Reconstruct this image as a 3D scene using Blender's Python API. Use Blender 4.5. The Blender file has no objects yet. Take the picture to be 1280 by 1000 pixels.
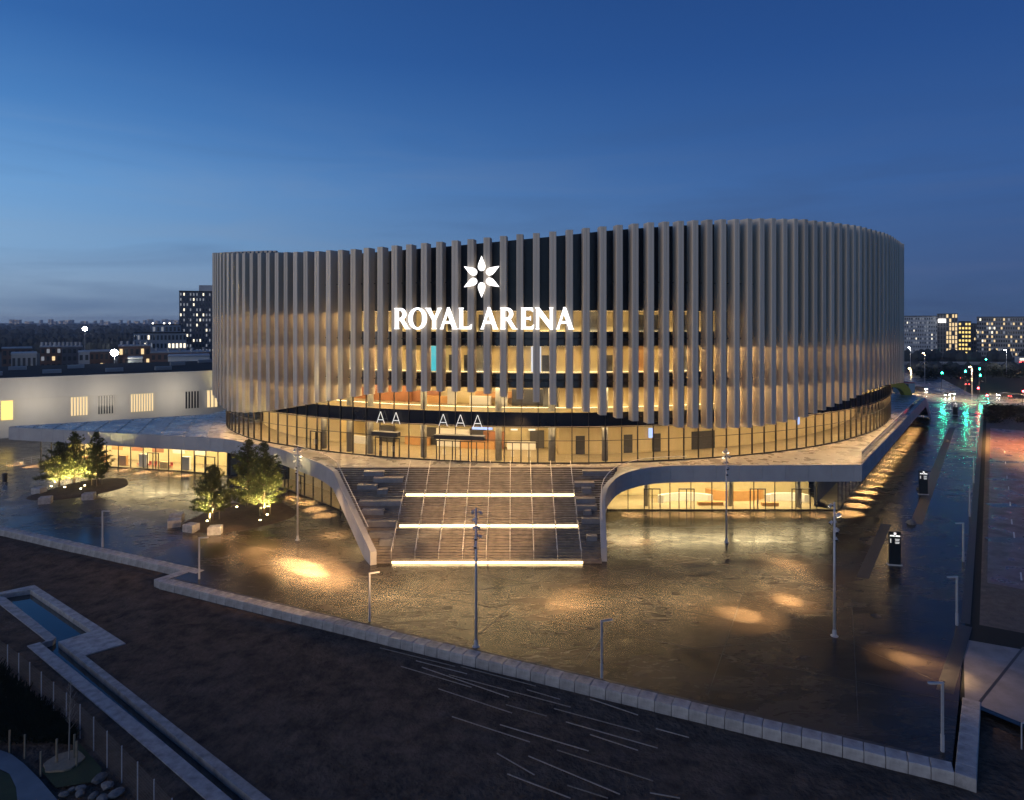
import bpy, bmesh, math, random
from mathutils import Vector, Matrix
from mathutils.geometry import delaunay_2d_cdt
R = math.radians
rnd = random.Random(7)
sc = bpy.context.scene
col = sc.collection

# ------------------------------------------------------------------ camera, sky, sun, exposure
HC, FP, HZ = 25.0, 853.0, 402.0          # eye height (m), focal length and horizon row of the 1280 px photograph
cam_d = bpy.data.cameras.new('camera'); cam = bpy.data.objects.new('camera', cam_d); col.objects.link(cam)
cam.location = (0, 0, HC); cam.rotation_euler = (R(90), 0, 0)
cam_d.sensor_width = 36; cam_d.lens = 36*FP/1280; cam_d.shift_y = (HZ-500)/1280
cam_d.clip_start = 0.5; cam_d.clip_end = 30000
sc.camera = cam

world = bpy.data.worlds.new('World'); sc.world = world; world.use_nodes = True
wn, wl = world.node_tree.nodes, world.node_tree.links
wn.clear()
def wnode(t, **k):
    n = wn.new(t)
    for a, v in k.items(): setattr(n, a, v)
    return n
def wmath(op, a, b=None, c=None, clamp=False):
    n = wn.new('ShaderNodeMath'); n.operation = op; n.use_clamp = clamp
    for i, v in enumerate((a, b, c)):
        if v is None: continue
        if isinstance(v, (int, float)): n.inputs[i].default_value = v
        else: wl.new(v, n.inputs[i])
    return n.outputs[0]
def wramp(fac, stops):
    n = wn.new('ShaderNodeValToRGB'); e = n.color_ramp.elements
    e[0].position, e[0].color = stops[0][0], (*stops[0][1], 1)
    e[1].position, e[1].color = stops[-1][0], (*stops[-1][1], 1)
    for p, c in stops[1:-1]:
        x = e.new(p); x.color = (*c, 1)
    wl.new(fac, n.inputs[0]); return n.outputs[0]
def wmix(f, a, b, mode='MIX'):
    n = wn.new('ShaderNodeMix'); n.data_type = 'RGBA'; n.blend_type = mode
    for s, v in ((n.inputs[0], f), (n.inputs[6], a), (n.inputs[7], b)):
        if isinstance(v, (int, float)): s.default_value = v
        elif isinstance(v, tuple): s.default_value = (*v, 1)
        else: wl.new(v, s)
    return n.outputs[2]
tc = wnode('ShaderNodeTexCoord'); sep = wnode('ShaderNodeSeparateXYZ'); wl.new(tc.outputs['Generated'], sep.inputs[0])
sx, sy, sz = sep.outputs
hl = wmath('SQRT', wmath('ADD', wmath('MULTIPLY', sx, sx), wmath('MULTIPLY', sy, sy)))
elev = wmath('DIVIDE', wmath('ARCTAN2', sz, hl), math.pi/2, clamp=True)
# glow of the west: to the left of and behind the viewer
west = wmath('DIVIDE', wmath('ADD', wmath('MULTIPLY', sx, -0.88), wmath('MULTIPLY', sy, -0.47)), hl)
wfac = wmath('MULTIPLY_ADD', west, 0.5, 0.5, clamp=True)
SKY_E = wramp(elev, [(0.0, (0.036,0.082,0.19)), (0.045, (0.035,0.086,0.235)), (0.12, (0.031,0.098,0.30)), (0.22, (0.017,0.070,0.255)), (0.35, (0.010,0.044,0.18)), (1.0, (0.008,0.028,0.11))])
SKY_W = wramp(elev, [(0.0, (0.44,0.56,0.70)), (0.03, (0.48,0.69,0.90)), (0.065, (0.38,0.70,1.05)), (0.11, (0.27,0.60,1.03)), (0.165, (0.12,0.37,0.80)), (0.23, (0.05,0.20,0.55)), (0.35, (0.028,0.11,0.36)), (1.0, (0.02,0.07,0.24))])
sky = wmix(wmath('POWER', wfac, 1.35), SKY_E, SKY_W)
# thin drawn-out cloud
mp = wnode('ShaderNodeMapping'); wl.new(tc.outputs['Generated'], mp.inputs[0])
mp.inputs['Scale'].default_value = (1.6, 1.6, 15.0); mp.inputs['Rotation'].default_value = (R(4), R(-5), R(20))
nz = wnode('ShaderNodeTexNoise'); wl.new(mp.outputs[0], nz.inputs[0]); nz.inputs['Scale'].default_value = 1.5; nz.inputs['Detail'].default_value = 6; nz.inputs['Roughness'].default_value = 0.5; nz.inputs['Distortion'].default_value = 0.6
low = wmath('SUBTRACT', 1.0, wmath('MULTIPLY', elev, 5.0), clamp=True)
cl = wmath('MULTIPLY', wmath('MULTIPLY', wmath('SUBTRACT', nz.outputs[0], 0.50, clamp=True), 4.5), low, clamp=True)
sky = wmix(wmath('MULTIPLY', cl, 0.58), sky, wmix(wfac, (0.050,0.09,0.23), (0.40,0.56,0.74)))
dk = wmath('MULTIPLY', wmath('MULTIPLY', wmath('SUBTRACT', 0.48, nz.outputs[0], clamp=True), 5.0), low, clamp=True)
sky = wmix(wmath('MULTIPLY', dk, 0.62), sky, wmix(wfac, (0.028,0.055,0.15), (0.10,0.20,0.38)))
nish = wnode('ShaderNodeTexSky'); nish.sky_type = 'NISHITA'; nish.sun_disc = False
nish.sun_elevation = R(1.0); nish.sun_rotation = R(242)
bg = wnode('ShaderNodeBackground'); bg.inputs[1].default_value = 1.0
sky = wmix(0.004, sky, nish.outputs[0])
wl.new(sky, bg.inputs[0])
wo = wnode('ShaderNodeOutputWorld'); wl.new(bg.outputs[0], wo.inputs[0])

sun_d = bpy.data.lights.new('afterglow_sun', 'SUN'); sun = bpy.data.objects.new('afterglow_sun', sun_d); col.objects.link(sun)
sun_d.energy = 0.72; sun_d.angle = R(40); sun_d.color = (1.0, 0.78, 0.58)
sun.rotation_euler = Vector((0.78, 0.60, -0.22)).to_track_quat('-Z', 'Y').to_euler()

vs = sc.view_settings; vs.view_transform = 'Standard'; vs.look = 'None'; vs.exposure = 0.0; vs.gamma = 1.0; vs.use_curve_mapping = False
cy = sc.cycles
cy.max_bounces = 7; cy.diffuse_bounces = 3; cy.glossy_bounces = 3; cy.transparent_max_bounces = 16; cy.transmission_bounces = 4
cy.caustics_reflective = False; cy.caustics_refractive = False; cy.sample_clamp_indirect = 3.0; cy.use_light_tree = True

# ------------------------------------------------------------------ helpers
def G(px, py, z=0.0):                     # point of the photograph on a level plane
    Y = FP*(HC-z)/(py-HZ); return ((px-640)/FP*Y, Y)
def V(px, py, Y): return ((px-640)/FP*Y, Y, HC-(py-HZ)*Y/FP)
def lerp(a, b, t): return a+(b-a)*t
def table(x, pts):
    if x <= pts[0][0]: return pts[0][1]
    for (x0, y0), (x1, y1) in zip(pts, pts[1:]):
        if x <= x1: return lerp(y0, y1, (x-x0)/(x1-x0))
    return pts[-1][1]

def node_mat(name):
    m = bpy.data.materials.new(name); m.use_nodes = True
    return m, m.node_tree.nodes, m.node_tree.links
def nset(l, sock, v):
    if hasattr(v, 'is_output'): l.new(v, sock)
    elif isinstance(v, tuple): sock.default_value = (*v, 1) if len(v) == 3 else v
    else: sock.default_value = v
def pm(name, c1, c2=None, scale=2.0, rough=0.7, rough2=None, bump=0.0, bscale=None, stretch=(1,1,1), metallic=0.0, spec=0.5, detail=5, rand=0.0, bdist=0.05):
    """two-tone noise material with relief; rand varies the shade from object to object"""
    m, n, l = node_mat(name); b = n['Principled BSDF']
    b.inputs['Metallic'].default_value = metallic; b.inputs['Specular IOR Level'].default_value = spec
    t = n.new('ShaderNodeTexCoord'); mpn = n.new('ShaderNodeMapping'); l.new(t.outputs['Object'], mpn.inputs[0]); mpn.inputs['Scale'].default_value = stretch
    nz = n.new('ShaderNodeTexNoise'); l.new(mpn.outputs[0], nz.inputs[0]); nz.inputs['Scale'].default_value = scale; nz.inputs['Detail'].default_value = detail; nz.inputs['Roughness'].default_value = 0.6
    r = n.new('ShaderNodeMapRange'); r.inputs[1].default_value = 0.3; r.inputs[2].default_value = 0.7; l.new(nz.outputs[0], r.inputs[0])
    mx = n.new('ShaderNodeMix'); mx.data_type = 'RGBA'; l.new(r.outputs[0], mx.inputs[0])
    mx.inputs[6].default_value = (*c1, 1); mx.inputs[7].default_value = (*(c2 or tuple(0.8*c for c in c1)), 1)
    colr = mx.outputs[2]
    if rand:
        oi = n.new('ShaderNodeObjectInfo'); rr = n.new('ShaderNodeMapRange'); rr.inputs[3].default_value = 1-rand; rr.inputs[4].default_value = 1+rand
        l.new(oi.outputs['Random'], rr.inputs[0]); hv = n.new('ShaderNodeHueSaturation'); l.new(rr.outputs[0], hv.inputs['Value']); l.new(colr, hv.inputs['Color']); colr = hv.outputs[0]
    l.new(colr, b.inputs['Base Color'])
    if rough2 is None: b.inputs['Roughness'].default_value = rough
    else:
        q = n.new('ShaderNodeMapRange'); q.inputs[1].default_value = 0.35; q.inputs[2].default_value = 0.65; q.inputs[3].default_value = rough; q.inputs[4].default_value = rough2
        l.new(nz.outputs[0], q.inputs[0]); l.new(q.outputs[0], b.inputs['Roughness'])
    if bump:
        n2 = n.new('ShaderNodeTexNoise'); l.new(mpn.outputs[0], n2.inputs[0]); n2.inputs['Scale'].default_value = bscale or scale*6; n2.inputs['Detail'].default_value = 5
        bp = n.new('ShaderNodeBump'); bp.inputs['Strength'].default_value = bump; bp.inputs['Distance'].default_value = bdist
        l.new(n2.outputs[0], bp.inputs['Height']); l.new(bp.outputs[0], b.inputs['Normal'])
    return m
def em(name, c, s, base=(0.02,0.02,0.02)):
    m, n, l = node_mat(name); b = n['Principled BSDF']; b.inputs['Base Color'].default_value = (*base, 1)
    b.inputs['Emission Color'].default_value = (*c, 1); b.inputs['Emission Strength'].default_value = s; b.inputs['Roughness'].default_value = 0.6
    return m
def glass(name, tint=(0.93,0.95,0.95), refl=0.9, rough=0.02, ior=1.5):
    m, n, l = node_mat(name); n.remove(n['Principled BSDF']); out = n['Material Output']
    tr = n.new('ShaderNodeBsdfTransparent'); tr.inputs[0].default_value = (*tint, 1)
    gl = n.new('ShaderNodeBsdfGlossy'); gl.inputs['Roughness'].default_value = rough; gl.inputs[0].default_value = (refl, refl, refl, 1)
    fr = n.new('ShaderNodeFresnel'); fr.inputs[0].default_value = ior
    ge = n.new('ShaderNodeNewGeometry'); iv = n.new('ShaderNodeMath'); iv.operation = 'SUBTRACT'; iv.inputs[0].default_value = 1; l.new(ge.outputs['Backfacing'], iv.inputs[1])
    mu = n.new('ShaderNodeMath'); mu.operation = 'MULTIPLY'; l.new(fr.outputs[0], mu.inputs[0]); l.new(iv.outputs[0], mu.inputs[1])
    mx = n.new('ShaderNodeMixShader'); l.new(mu.outputs[0], mx.inputs[0]); l.new(tr.outputs[0], mx.inputs[1]); l.new(gl.outputs[0], mx.inputs[2]); l.new(mx.outputs[0], out.inputs[0])
    return m

class MB:
    def __init__(s): s.v = []; s.f = []
    def add(s, vs_, fs): o = len(s.v); s.v += [tuple(x) for x in vs_]; s.f += [tuple(i+o for i in f) for f in fs]; return s
    def quad(s, *p): return s.add(p, [tuple(range(len(p)))])
    def box(s, x, y, z, dx, dy, dz, rz=0.0):       # centre x, y; base z
        c, q = math.cos(rz), math.sin(rz); v = []
        for zz in (z, z+dz):
            for ux, uy in ((-1,-1),(1,-1),(1,1),(-1,1)):
                a, b = ux*dx/2, uy*dy/2; v.append((x+a*c-b*q, y+a*q+b*c, zz))
        return s.add(v, [(3,2,1,0),(4,5,6,7),(0,1,5,4),(1,2,6,5),(2,3,7,6),(3,0,4,7)])
    def tube(s, p0, p1, r0, r1=None, n=8, caps=True):
        p0, p1 = Vector(p0), Vector(p1); r1 = r0 if r1 is None else r1
        d = (p1-p0).normalized(); a = d.orthogonal().normalized(); b = d.cross(a); v = []
        for p, r in ((p0, r0), (p1, r1)):
            for i in range(n):
                t = 2*math.pi*i/n; v.append(p+a*(r*math.cos(t))+b*(r*math.sin(t)))
        f = [(i, (i+1) % n, n+(i+1) % n, n+i) for i in range(n)]
        if caps: f += [tuple(range(n-1, -1, -1)), tuple(range(n, 2*n))]
        return s.add(v, f)
    def path(s, pts, r, n=6):
        for a, b in zip(pts, pts[1:]): s.tube(a, b, r, n=n)
        return s
    def lathe(s, prof, x=0, y=0, z=0, n=14):
        v = []
        for r, h in prof:
            for i in range(n):
                t = 2*math.pi*i/n; v.append((x+r*math.cos(t), y+r*math.sin(t), z+h))
        f = []
        for k in range(len(prof)-1):
            for i in range(n): f.append((k*n+i, k*n+(i+1) % n, (k+1)*n+(i+1) % n, (k+1)*n+i))
        f += [tuple(range(n-1, -1, -1)), tuple(range((len(prof)-1)*n, len(prof)*n))]
        return s.add(v, f)
    def prism(s, poly, z0, z1):                     # ccw polygon, may be concave (ngon caps)
        n = len(poly); v = [(p[0], p[1], z0) for p in poly]+[(p[0], p[1], z1) for p in poly]
        return s.add(v, [tuple(range(n-1, -1, -1)), tuple(range(n, 2*n))]+[(i, (i+1) % n, n+(i+1) % n, n+i) for i in range(n)])
    def mesh(s, name, m=None, smooth=False, tri=False):
        me = bpy.data.meshes.new(name); me.from_pydata(s.v, [], s.f)
        if tri:
            bm = bmesh.new(); bm.from_mesh(me); bmesh.ops.triangulate(bm, faces=bm.faces[:]); bm.to_mesh(me); bm.free()
        if m: me.materials.append(m)
        if smooth: me.polygons.foreach_set('use_smooth', [True]*len(me.polygons))
        me.update(); return me
    def build(s, name, m, parent=None, smooth=False, tri=False, **k): return link(name, s.mesh(name, m, smooth, tri), parent, **k)
def link(name, me, parent=None, loc=(0,0,0), rz=0.0, scale=(1,1,1), **k):
    o = bpy.data.objects.new(name, me); col.objects.link(o)
    o.location = loc; o.rotation_euler = (0, 0, rz); o.scale = scale
    if parent:
        o.parent = parent
        r = parent
        while r.parent: r = r.parent
        o.matrix_parent_inverse = Matrix.Translation(-r.location) if r is parent else parent.matrix_basis.inverted()
    tag(o, **k); return o
def tag(o, label=None, cat=None, group=None, kind=None):
    if label: o['label'] = label
    if cat: o['category'] = cat
    if group: o['group'] = group
    if kind: o['kind'] = kind
    return o
def thing(name, label, cat, loc=(0,0,0), rz=0.0, group=None):
    o = bpy.data.objects.new(name, None); col.objects.link(o); o.location = loc; o.rotation_euler = (0,0,rz)
    o.empty_display_size = 0.3
    return tag(o, label, cat, group)
def copy_tree(o, loc=None, rz=None, label=None, parent=None):
    c = o.copy(); col.objects.link(c)
    if parent: c.parent = parent
    if loc is not None: c.location = loc
    if rz is not None: c.rotation_euler = (0,0,rz)
    if label: c['label'] = label
    for ch in [x for x in o.children]: copy_tree(ch, parent=c)
    return c
def lamp(name, kind, loc, energy, color, parent=None, to=None, size=60, blend=0.6, radius=0.1):
    d = bpy.data.lights.new(name, kind); d.energy = energy; d.color = color
    if kind == 'SPOT': d.spot_size = R(size); d.spot_blend = blend
    d.shadow_soft_size = radius
    o = bpy.data.objects.new(name, d); col.objects.link(o); o.location = loc
    if to is not None: o.rotation_euler = (Vector(to)-Vector(loc)).to_track_quat('-Z', 'Y').to_euler()
    if parent:
        o.parent = parent; o.matrix_parent_inverse = Matrix.Translation(-parent.location)
    return o

WARM = (1.0, 0.69, 0.33)
AMBER = (1.0, 0.60, 0.24)
# ------------------------------------------------------------------ materials
M = {}
M['fin'] = pm('fin_board', (0.60,0.515,0.41), (0.41,0.35,0.285), 3.0, 0.6, bump=0.35, bscale=14, stretch=(7,7,0.3), rand=0.16, bdist=0.02)
M['black'] = pm('black_cladding', (0.010,0.011,0.014), (0.016,0.017,0.021), 1.0, 0.35, spec=0.4)
M['spandrel'] = pm('dark_spandrel_glass', (0.012,0.014,0.020), (0.016,0.018,0.026), 0.3, 0.12, spec=0.6)
M['mullion'] = pm('dark_bronze_metal', (0.022,0.020,0.018), (0.03,0.027,0.024), 2.0, 0.4, metallic=0.3)
M['glass'] = glass('clear_glazing')
M['cornice_light'] = em('cornice_downlight', (1.0,0.60,0.27), 95.0)  # hidden strip added to brighten the deck
M['fin_light'] = em('fin_wash_light', (1.0,0.64,0.26), 68.0)  # hidden strip added to brighten the fin sides
M['ply'] = pm('pale_plywood', (0.66,0.53,0.29), (0.54,0.42,0.21), 0.5, 0.6, stretch=(1,1,0.3))
M['ply2'] = pm('pale_plaster', (0.68,0.57,0.33), (0.58,0.48,0.26), 0.8, 0.6)
M['terra'] = pm('terracotta_paint', (0.36,0.15,0.07), (0.26,0.11,0.05), 0.7, 0.6)
M['floor'] = pm('foyer_floor', (0.44,0.36,0.22), (0.36,0.29,0.18), 0.7, 0.25)
M['ceil'] = pm('foyer_ceiling', (0.45,0.38,0.28), (0.40,0.34,0.25), 0.7, 0.7)
M['doorleaf'] = pm('dark_grey_door', (0.05,0.05,0.05), (0.065,0.06,0.055), 2, 0.45)
M['colm'] = pm('grey_concrete_column', (0.25,0.24,0.22), (0.19,0.185,0.175), 1.4, 0.6)
M['panel'] = pm('pale_fascia_metal', (0.36,0.355,0.36), (0.30,0.295,0.30), 0.5, 0.42, rough2=0.55, rand=0.05, bump=0.05, bscale=3, spec=0.4)
M['deck'] = pm('wet_deck_paving', (0.30,0.275,0.24), (0.20,0.18,0.155), 0.35, 0.18, 0.42, bump=0.15, bscale=9, detail=8)
M['roofpan'] = pm('grey_roof_sheet', (0.24,0.25,0.26), (0.17,0.18,0.19), 0.4, 0.2, 0.4, rand=0.1)
M['soffit'] = pm('soffit_board', (0.22,0.21,0.20), (0.18,0.17,0.165), 0.5, 0.6)
M['step'] = pm('stair_concrete', (0.20,0.165,0.135), (0.11,0.09,0.075), 1.3, 0.38, 0.6, bump=0.2, bscale=14, rand=0.12, detail=8)
M['bench'] = pm('grey_bench_block', (0.20,0.19,0.19), (0.14,0.135,0.14), 2, 0.4, rand=0.15, bump=0.1)
M['rail'] = pm('brushed_steel', (0.62,0.58,0.53), (0.52,0.49,0.45), 4, 0.4, metallic=0.25)
M['strip'] = em('stair_light_strip', (1.0,0.70,0.34), 11.0)
M['sign'] = em('white_sign_light', (1.0,0.965,0.93), 1.9, (0.8,0.8,0.8))
M['asign'] = em('soft_white_letter', (1.0,0.95,0.85), 0.55, (0.7,0.7,0.7))
M['foyer_light'] = em('foyer_light', WARM, 25.0)
M['foyer_light2'] = em('foyer_light_upper', WARM, 15.0)
M['cove'] = em('floor_cove_light', (1.0,0.76,0.40), 8.0)
M['shop_light'] = em('shop_light', (1.0,0.76,0.40), 27.0)
M['pole'] = pm('galvanised_post', (0.40,0.41,0.44), (0.33,0.34,0.37), 3, 0.45, metallic=0.25, rand=0.06)
M['dark'] = pm('dark_fitting', (0.02,0.02,0.022), (0.03,0.03,0.032), 3, 0.5)
M['conc'] = pm('pale_concrete', (0.36,0.355,0.35), (0.17,0.17,0.17), 1.6, 0.4, 0.65, bump=0.3, bscale=12, rand=0.13, detail=8, bdist=0.02)
M['soil'] = pm('bare_soil', (0.115,0.088,0.068), (0.034,0.027,0.023), 0.8, 0.95, bump=1.0, bscale=2.6, detail=12, bdist=0.30, spec=0.1)
M['terrain'] = pm('far_land', (0.020,0.024,0.022), (0.035,0.035,0.033), 0.01, 0.9, spec=0.1)
M['water'] = pm('canal_water', (0.006,0.012,0.014), (0.01,0.018,0.02), 1, 0.05, bump=0.12, bscale=3)
M['gravel'] = pm('coarse_gravel', (0.16,0.13,0.105), (0.075,0.062,0.052), 1.2, 0.9, bump=0.9, bscale=5, detail=9, bdist=0.15)
M['red_pave'] = pm('red_block_paving', (0.15,0.075,0.058), (0.085,0.045,0.038), 0.35, 0.22, 0.5, bump=0.25, bscale=9)
M['asphalt'] = pm('wet_asphalt', (0.05,0.05,0.052), (0.032,0.032,0.034), 0.2, 0.18, 0.4, bump=0.1, bscale=8)
M['paint'] = pm('road_paint', (0.7,0.7,0.68), (0.55,0.55,0.53), 3, 0.5)
M['pale_pave'] = pm('pale_pavement', (0.23,0.22,0.22), (0.16,0.155,0.155), 0.6, 0.45, 0.65, bump=0.2, bscale=10)
M['mulch'] = pm('bark_mulch', (0.085,0.058,0.036), (0.045,0.031,0.02), 1.2, 0.95, bump=0.9, bscale=8, bdist=0.1)
M['trunk'] = pm('pine_bark', (0.11,0.07,0.045), (0.06,0.04,0.028), 3, 0.9, bump=0.7, stretch=(1,1,0.3))
M['needle'] = pm('pine_needles', (0.11,0.115,0.038), (0.05,0.064,0.022), 1.2, 0.7, rand=0.1, spec=0.2)
M['timber'] = pm('pale_stake_timber', (0.25,0.20,0.13), (0.17,0.135,0.09), 4, 0.7)
M['grass'] = pm('lawn', (0.022,0.042,0.012), (0.014,0.026,0.008), 1.5, 0.9, bump=0.5, bscale=20)
M['path'] = pm('garden_path', (0.13,0.15,0.17), (0.09,0.105,0.12), 1.0, 0.5)
M['hedge'] = pm('dark_shrub', (0.016,0.022,0.012), (0.008,0.012,0.008), 2, 0.9, spec=0.1)
M['rock'] = pm('pale_boulder', (0.15,0.145,0.14), (0.08,0.078,0.076), 2.5, 0.7, bump=0.5, rand=0.25)
M['wire'] = pm('fence_wire', (0.10,0.09,0.09), (0.08,0.075,0.075), 4, 0.6, metallic=0.2)
M['batten'] = pm('weathered_batten', (0.22,0.20,0.18), (0.14,0.125,0.115), 3, 0.7, rand=0.3)
M['white_wall'] = pm('white_render', (0.62,0.60,0.55), (0.55,0.53,0.48), 0.25, 0.7, stretch=(1,1,0.4))
M['bitumen'] = pm('roof_bitumen', (0.020,0.020,0.022), (0.030,0.030,0.032), 0.15, 0.95, spec=0.1)
M['brick'] = pm('brown_brick_wall', (0.16,0.085,0.06), (0.11,0.06,0.045), 0.5, 0.85, rand=0.15)
M['grey_wall'] = pm('grey_render', (0.30,0.31,0.32), (0.24,0.25,0.26), 0.2, 0.7, rand=0.15)
M['dark_wall'] = pm('dark_cladding', (0.10,0.10,0.11), (0.07,0.07,0.08), 0.3, 0.6)
M['blue_wall'] = pm('cool_grey_cladding', (0.26,0.29,0.33), (0.20,0.23,0.27), 0.2, 0.6)
M['win_dark'] = pm('unlit_window', (0.02,0.026,0.035), (0.03,0.036,0.045), 0.5, 0.1, spec=0.7)
M['win_pale'] = em('dim_window', (0.80,0.86,1.0), 0.25)
M['win_warm'] = em('warm_window', (1.0,0.72,0.36), 1.1)
M['win_white'] = em('bright_window', (1.0,0.88,0.66), 1.7)
M['win_yel'] = em('yellow_window', (1.0,0.70,0.20), 1.5)
M['win_far'] = em('far_window', (1.0,0.70,0.42), 0.45)
M['lampwhite'] = em('white_lamp', (1.0,0.93,0.80), 160.0)
M['lampwarm'] = em('warm_lamp', (1.0,0.70,0.35), 60.0)
M['lampspot'] = em('floodlight_lens', (1.0,0.80,0.52), 7.0)
M['green'] = em('green_signal', (0.02,1.0,0.55), 90.0)
M['red'] = em('red_signal', (1.0,0.04,0.06), 60.0)
M['head'] = em('headlight', (1.0,0.92,0.75), 120.0)
M['tail'] = em('tail_light', (1.0,0.05,0.04), 25.0)
M['yellow'] = pm('yellow_paint', (0.62,0.42,0.03), (0.55,0.36,0.03), 1, 0.4)
M['tree_far'] = pm('far_foliage', (0.055,0.06,0.06), (0.04,0.045,0.045), 0.06, 0.95, spec=0.05)  # lifted, cooler tone: distance haze put into the colour
M['red_seat'] = pm('red_upholstery', (0.5,0.05,0.04), (0.4,0.04,0.03), 2, 0.6)
M['wht'] = pm('white_laminate', (0.75,0.72,0.66), (0.70,0.67,0.6), 1, 0.4)
M['oak'] = pm('orange_timber', (0.50,0.27,0.10), (0.42,0.22,0.08), 2, 0.5)
M['screen'] = em('bluish_screen', (0.42,0.55,1.0), 1.6)
M['teal'] = em('teal_screen', (0.10,0.75,0.85), 0.8)

def wet_plaza():
    m, n, l = node_mat('wet_plaza_asphalt'); b = n['Principled BSDF']
    t = n.new('ShaderNodeTexCoord')
    def noise(scale, detail=6, stretch=(1,1,1), rot=0, dist=0.0, rough=0.6):
        mpn = n.new('ShaderNodeMapping'); l.new(t.outputs['Object'], mpn.inputs[0]); mpn.inputs['Scale'].default_value = stretch; mpn.inputs['Rotation'].default_value = (0,0,R(rot))
        q = n.new('ShaderNodeTexNoise'); l.new(mpn.outputs[0], q.inputs[0]); q.inputs['Scale'].default_value = scale; q.inputs['Detail'].default_value = detail; q.inputs['Distortion'].default_value = dist; q.inputs['Roughness'].default_value = rough
        return q.outputs[0]
    def rng(v, a, b_, c, d):
        r = n.new('ShaderNodeMapRange'); r.inputs[1].default_value = a; r.inputs[2].default_value = b_; r.inputs[3].default_value = c; r.inputs[4].default_value = d; l.new(v, r.inputs[0]); return r.outputs[0]
    def mth(op, a, c):
        q = n.new('ShaderNodeMath'); q.operation = op; nset(l, q.inputs[0], a); nset(l, q.inputs[1], c); return q.outputs[0]
    big = noise(0.075, 7, dist=0.8); mid = noise(0.16, 6, (1,2.2,1), -25, 0.6, 0.55); fine = noise(9, 4)
    pud = rng(mid, 0.46, 0.64, 0, 1)
    mx = n.new('ShaderNodeMix'); mx.data_type = 'RGBA'; l.new(rng(big, 0.35, 0.65, 0, 1), mx.inputs[0]); mx.inputs[6].default_value = (0.030,0.024,0.019,1); mx.inputs[7].default_value = (0.046,0.037,0.029,1)
    m2 = n.new('ShaderNodeMix'); m2.data_type = 'RGBA'; m2.blend_type = 'MULTIPLY'; l.new(pud, m2.inputs[0]); l.new(mx.outputs[2], m2.inputs[6]); m2.inputs[7].default_value = (0.60,0.60,0.60,1)
    l.new(m2.outputs[2], b.inputs['Base Color'])
    strk = noise(0.8, 8, (0.55,1.5,1), -24, 1.0, 0.7)
    rr = mth('ADD', mth('ADD', rng(big, 0.35, 0.65, 0.17, 0.29), mth('MULTIPLY', pud, -0.07)), rng(strk, 0.35, 0.65, -0.03, 0.075))
    l.new(rr, b.inputs['Roughness']); l.new(rng(strk, 0.3, 0.7, 0.32, 0.16), b.inputs['Specular IOR Level'])
    bp = n.new('ShaderNodeBump'); bp.inputs['Strength'].default_value = 0.045; bp.inputs['Distance'].default_value = 0.008
    dry = mth('SUBTRACT', 1.0, pud)
    l.new(fine, bp.inputs['Height'])
    l.new(bp.outputs[0], b.inputs['Normal'])
    return m
M['plaza'] = wet_plaza()

# ------------------------------------------------------------------ ground: plaza, soil, land
ux = Vector((G(247,711)[0]-G(0,657)[0], G(247,711)[1]-G(0,657)[1])).normalized()
L1 = Vector(G(247,711)); L0 = L1-ux*150
K0 = Vector(G(210,723)); K1 = Vector(G(1190,954))
um = (K1-K0).normalized()
RB = Vector(G(1199,871)); RT = Vector(G(1228,515)); ur = (RT-RB).normalized()
TOP = 0.06
sheet = lambda name, poly, z, m, **k: MB().add([(p[0], p[1], z) for p in poly], [tuple(range(len(poly)))]).build(name, m, tri=True, **k)
RF = RB+ur*203
plaza_poly = [L0, L1, K0, K1, RB, RF, (-60, 213), (-220, 213), (-220, L0.y)]
sheet('plaza', plaza_poly, 0.0, M['plaza'], kind='structure')
PB = Vector((31.8, 42.4)); pd = Vector((0.52,-0.85)).normalized(); PE = PB+pd*90
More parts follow.
